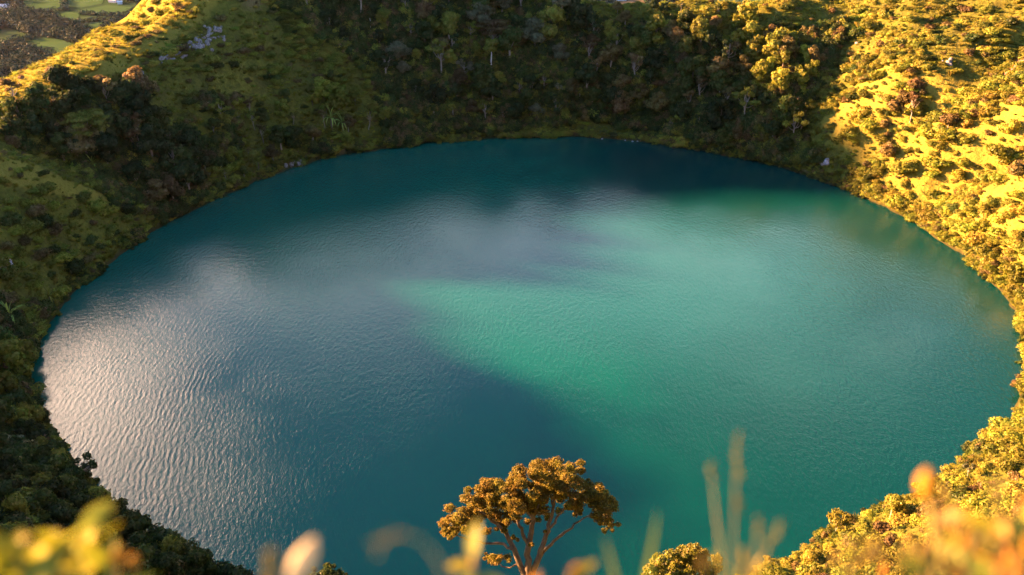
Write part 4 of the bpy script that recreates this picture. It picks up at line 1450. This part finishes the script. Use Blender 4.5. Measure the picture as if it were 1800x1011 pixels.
FG_YEL = fg_mat('near_leaf_yellow', (0.13, 0.14, 0.007), (0.22, 0.21, 0.010))
FG_GRN = fg_mat('near_leaf_green', (0.10, 0.14, 0.015), (0.18, 0.20, 0.025))
FG_ORG = fg_mat('near_leaf_orange', (0.24, 0.10, 0.006), (0.31, 0.15, 0.010))
FG_BUF = fg_mat('near_seed_buff', (0.09, 0.078, 0.016), (0.15, 0.12, 0.024))
FG_STM = fg_mat('near_stem', (0.16, 0.11, 0.03), (0.24, 0.17, 0.05), 0.2)
FG_PINK = fg_mat('near_seed_pale', (0.30, 0.25, 0.16), (0.42, 0.35, 0.23))
LEAVES = {k: [blade_leaf_mesh(1.0, w, f, c, m) for w, f, c in ((0.45, 0.35, 0.15), (0.38, 0.25, 0.3), (0.52, 0.4, 0.05))]
          for k, m in (('y', FG_YEL), ('g', FG_GRN), ('o', FG_ORG))}
FG = np.random.default_rng(12)


def ground_below(p):
    return float(height(p[0], p[1]))


def near_root(name, px, py, dep):
    p = at_depth(px, py, dep)
    return empty(name, (p[0], p[1], ground_below(p) - 0.02)), p


def orient(o, p, d, up, s):
    d = Vector(d).normalized()
    z = (Vector(up) - d * d.dot(Vector(up)))
    z = z.normalized() if z.length > 1e-4 else Vector((0, 0, 1))
    y = z.cross(d)
    R = Matrix((d, y, z)).transposed().to_4x4()
    o.matrix_local = Matrix.Translation(Vector(p)) @ R @ Matrix.Scale(s, 4)


def leafy_plant(name, base_px, stems, label, leaf_len, cols, per=7):
    """stems: list of pixel paths with depth; leaves set along the upper part"""
    root, _ = near_root(name, *base_px)
    O = np.array(root.location)
    for path in stems:
        P = [np.array(at_depth(a, b, c)) - O for a, b, c in path]
        low = P[0].copy(); low[2] = ground_below(P[0] + O) - O[2] - 0.02; low[0] *= 0.3; low[1] *= 0.3
        P = [low] + P
        obj('stem', mesh_from('stem', *tube(P, np.linspace(0.0035, 0.0012, len(P)), 5), FG_STM, True), root)
        for k in range(per):
            t = 0.2 + 0.8 * (k + FG.random() * 0.6) / per
            i = min(int(t * (len(P) - 2)), len(P) - 3) + 1
            f = min(max(t * (len(P) - 2) - (i - 1), 0), 1)
            q = P[i] * (1 - f) + P[i + 1] * f
            a = FG.random() * 6.28
            d = (math.cos(a), math.sin(a), FG.uniform(-0.1, 1.0))
            c = cols[int(FG.integers(len(cols)))]
            o = obj('leaf', LEAVES[c][int(FG.integers(3))], root)
            orient(o, q, d, (FG.normal(-0.4, 0.5), FG.normal(-0.3, 0.5), 1), leaf_len * FG.uniform(0.7, 1.25))
    return tag(root, label, 'plant', 'blurred plants in front of the lens')


leafy_plant('leafy_shrub', (90, 1100, 0.62), [[(20, 1060, .60), (10, 990, .60), (5, 945, .60)], [(70, 1060, .66), (60, 1000, .66), (75, 950, .66)], [(120, 1070, .58), (115, 980, .58), (110, 945, .58)],
            [(160, 1060, .64), (150, 985, .64), (142, 935, .64)], [(40, 1070, .55), (40, 1010, .55), (30, 975, .55)], [(200, 1075, .62), (200, 1030, .62), (190, 985, .62)], [(95, 1080, .7), (90, 1020, .7), (88, 985, .7)]],
            'blurred yellow-green leafy shrub close to the lens at the shaded corner', 0.026, 'yyyg', 9)
leafy_plant('leafy_shrub', (1690, 1100, 0.60), [[(1640, 1080, .58), (1640, 980, .58), (1645, 900, .58)], [(1700, 1080, .60), (1705, 990, .60), (1715, 910, .60)], [(1760, 1080, .55), (1755, 980, .55), (1750, 880, .55)],
            [(1800, 1060, .6), (1795, 960, .6), (1790, 870, .6)], [(1720, 1090, .66), (1690, 1000, .66), (1680, 930, .66)]],
            'blurred green and orange leafy shrub close to the lens at the sunny corner', 0.024, 'goyg', 8)
leafy_plant('leafy_sprig', (830, 1110, 0.62), [[(828, 1090, .62), (830, 1010, .62), (832, 975, .62)]], 'single blurred yellow-green sprig in front of the umbrella tree', 0.022, 'yg', 5)
leafy_plant('leafy_sprig', (1000, 1120, 0.62), [[(1000, 1100, .62), (1001, 1030, .62), (1003, 1000, .62)], [(955, 1100, .6), (950, 1040, .6), (945, 1005, .6)]], 'low blurred buff sprig beside the trunk of the umbrella tree', 0.018, 'yo', 4)


def seed_mesh(mat, n=8, m=7):
    V, F = [], []
    for i in range(m):
        t = i / (m - 1)
        r = 0.5 * math.sin(math.pi * (0.06 + 0.9 * t)) ** 0.75 * (1 - 0.25 * t)
        for k in range(n):
            a = 6.28 * k / n
            V.append((t, r * math.cos(a) * (1 + 0.12 * (k % 2)), r * math.sin(a)))
    for i in range(m - 1):
        for k in range(n):
            F.append((i * n + k, i * n + (k + 1) % n, (i + 1) * n + (k + 1) % n, (i + 1) * n + k))
    return mesh_from('seed_head', V, F, mat, True)


SEEDS = {'b': seed_mesh(FG_BUF), 'o': seed_mesh(FG_ORG), 'p': seed_mesh(FG_PINK)}


def stalk(name, path, heads, label, r=0.0016, cat='plant', part='seed_head', stem_mat=None, group='blurred plants in front of the lens'):
    """path: pixel path of the stem from low to high; heads: (px, py, depth, length, width, tilt dx, dy)"""
    root, p = near_root(name, *path[0])
    O = np.array(root.location)
    P = [np.array([0, 0, 0.0])] + [at_depth(*q) - O for q in path]
    obj('stem', mesh_from('stem', *tube(P, np.linspace(r * 1.3, r * 0.6, len(P)), 5), stem_mat or FG_STM, True), root)
    for px, py, dep, L, W, dx, dy, c in heads:
        a = at_depth(px, py, dep); b = at_depth(px + dx, py + dy, dep)
        d = Vector(b - a).normalized()
        if part == 'seed_head' and c == 'b':      # a loose spike of small florets
            for k in range(9):
                o = obj(part, SEEDS[c], root)
                e = (d + Vector((FG.normal(0, 0.35), FG.normal(0, 0.35), FG.normal(0, 0.2)))).normalized()
                orient(o, Vector(a - O) + d * (L * k / 9) + e * (W * 0.2), e, (0.1, -1, 0.3), 1.0)
                o.scale = (L * 0.28, W * 0.42, W * 0.42)
            continue
        o = obj(part, SEEDS[c], root)
        orient(o, a - O, d, (0.1, -1, 0.3), 1.0)
        o.scale = (L, W, W)
    return tag(root, label, cat, group)


D = 0.62
stalk('seed_stalk', [(1285, 1080, D), (1288, 980, D), (1292, 880, D), (1296, 790, D)], [(1300, 850, D, .018, .0045, -4, -50, 'b'), (1296, 800, D, .014, .0042, 2, -30, 'b'), (1302, 905, D, .014, .0042, -8, -40, 'b')],
      'tall blurred seed stalk standing before the deep green water', 0.0006)
stalk('seed_stalk', [(1275, 1080, .66), (1268, 980, .66), (1258, 900, .66), (1252, 845, .66)], [(1252, 848, .66, .012, .006, -2, -30, 'b')], 'thinner blurred stalk with one bud beside the tall seed stalk', 0.0006)
stalk('seed_stalk', [(1310, 1080, .6), (1322, 1000, .6), (1332, 940, .6)], [(1332, 945, .6, .011, .006, 2, -30, 'b')], 'short blurred stalk with round bud leaning off the tall seed stalk', 0.0006)
stalk('seed_stalk', [(1300, 1080, .58), (1330, 1000, .58), (1362, 945, .58)], [(1345, 970, .58, .020, .004, 30, -52, 'b')], 'blurred stalk with slim seed head leaning towards the golden bushes', 0.0006)
stalk('orange_flower', [(1650, 1080, .55), (1645, 980, .55), (1634, 890, .55), (1630, 860, .55)], [(1630, 876, .55, .018, .014, 0, -40, 'o')], 'blurred orange bud on a stem above the golden bushes', 0.0018, part='bud')
stalk('orange_flower', [(205, 1080, .6), (207, 1010, .6), (208, 985, .6)], [(207, 990, .6, .012, .009, 3, -30, 'o')], 'blurred pale orange bud next to the yellow leafy shrub', 0.0014, part='bud')
stalk('orange_flower', [(236, 1080, .62), (235, 1010, .62), (234, 995, .62)], [(234, 1000, .62, .010, .009, 1, -30, 'o')], 'lower of two blurred pale orange buds by the yellow shrub', 0.0014, part='bud')
stalk('grass_plume', [(505, 1090, .5), (512, 1040, .5), (518, 1010, .5)], [(508, 1030, .5, .030, .015, 34, -62, 'p')], 'pale blurred grass plume leaning at the bottom edge', 0.0016)
stalk('grass_plume', [(470, 1090, .5), (472, 1040, .5), (474, 1015, .5)], [(470, 1030, .5, .016, .012, 6, -40, 'b')], 'dim low blurred plume beside the pale grass plume', 0.0014)
stalk('arching_grass', [(800, 1085, .42), (790, 1030, .42), (765, 975, .42), (735, 945, .42), (700, 938, .42), (672, 952, .42), (662, 980, .42)],
      [(735, 945, .42, .012, .0022, -45, -6, 'b'), (690, 940, .42, .010, .0022, -34, 16, 'b')], 'faint arching grass stem bowing over the rippled water', 0.0005)


def grass_blade(path, w, label):
    root, p = near_root('blade_grass', *path[0])
    O = np.array(root.location)
    P = [np.array([0, 0, 0.0])] + [at_depth(*q) - O for q in path]
    V, F = [], []
    for i, q in enumerate(P):
        ww = w * (1 - (i / (len(P) - 1)) ** 2 * 0.9) / 2
        V += [q + np.array([-ww, 0, 0]), q + np.array([ww, 0.2 * ww, 0])]
    for i in range(len(P) - 1): F.append((2 * i, 2 * i + 1, 2 * i + 3, 2 * i + 2))
    obj('blade', mesh_from('blade', V, F, FG_GRN, True), root)
    tag(root, label, 'grass', 'blurred plants in front of the lens')


grass_blade([(1125, 1090, .62), (1138, 1000, .62), (1150, 940, .62), (1156, 900, .62)], 0.0045, 'blurred green grass blade leaning beside the round bush')
grass_blade([(1090, 1090, .6), (1082, 1020, .6), (1070, 970, .6), (1062, 945, .6)], 0.0038, 'blurred green grass blade leaning towards the umbrella tree')


def near_tussock(px0, px1, n, dep0, dep1, ytop, label):
    root, _ = near_root('dry_grass_clump', (px0 + px1) / 2, 1150, (dep0 + dep1) / 2)
    O = np.array(root.location)
    for k in range(n):
        x = FG.uniform(px0, px1); dep = FG.uniform(dep0, dep1); top = FG.uniform(*ytop)
        P = [at_depth(x + FG.normal(0, 20), 1180, dep) - O]
        P[0][2] = 0.0
        lean = FG.normal(10, 35)
        P += [at_depth(x, 1080, dep) - O, at_depth(x + lean * 0.4, (1080 + top) / 2, dep) - O, at_depth(x + lean, top, dep) - O]
        V, F = [], []
        for i, q in enumerate(P):
            ww = 0.004 * (1 - i / 3 * 0.85) / 2
            V += [q + np.array([-ww, 0, 0]), q + np.array([ww, ww * FG.normal(0, .5), 0])]
        F = [(2 * i, 2 * i + 1, 2 * i + 3, 2 * i + 2) for i in range(3)]
        obj('blade', mesh_from('blade', V, F, (FG_BUF, FG_GRN, FG_STM, FG_BUF)[int(FG.integers(4))]), root)
        if FG.random() < 0.45:
            o = obj('seed_head', SEEDS['b' if FG.random() < 0.85 else 'o'], root)
            orient(o, P[-1], Vector(P[-1] - P[-2]).normalized(), (0.1, -1, 0.3), 1.0); o.scale = (.014, .006, .006)
    tag(root, label, 'grass clump', 'blurred plants in front of the lens')


near_tussock(1440, 1640, 34, .50, .75, (960, 1020), 'blurred buff grass clump in front of the golden bushes')
near_tussock(1620, 1830, 46, .48, .75, (880, 1010), 'blurred golden grass clump in the sunny corner')
near_tussock(1262, 1340, 9, .55, .75, (985, 1030), 'thin blurred grass clump under the tall seed stalk')
near_tussock(-20, 190, 16, .55, .75, (985, 1025), 'blurred dry grass clump under the yellow leafy shrub')

write_labels()


# ------------------------------------------------------------------ the air
def haze():
    m, t = new_mat('haze')
    v = t.n('ShaderNodeVolumePrincipled', Color=(0.80, 0.86, 1.0, 1), Density=HAZE, Anisotropy=0.65)
    t.n('ShaderNodeOutputMaterial', Volume=v)
    s, z0, z1 = 7600.0, -256.0, 136.0
    V = [(-s, -s, z0), (s, -s, z0), (s, s, z0), (-s, s, z0), (-s, -s, z1), (s, -s, z1), (s, s, z1), (-s, s, z1)]
    me = bpy.data.meshes.new('haze')
    me.from_pydata(V, [], [(0, 3, 2, 1), (4, 5, 6, 7), (0, 1, 5, 4), (1, 2, 6, 5), (2, 3, 7, 6), (3, 0, 4, 7)])
    me.materials.append(m)
    tag(obj('haze', me), kind='stuff')


HAZE = 0.0000045
if HAZE: haze()
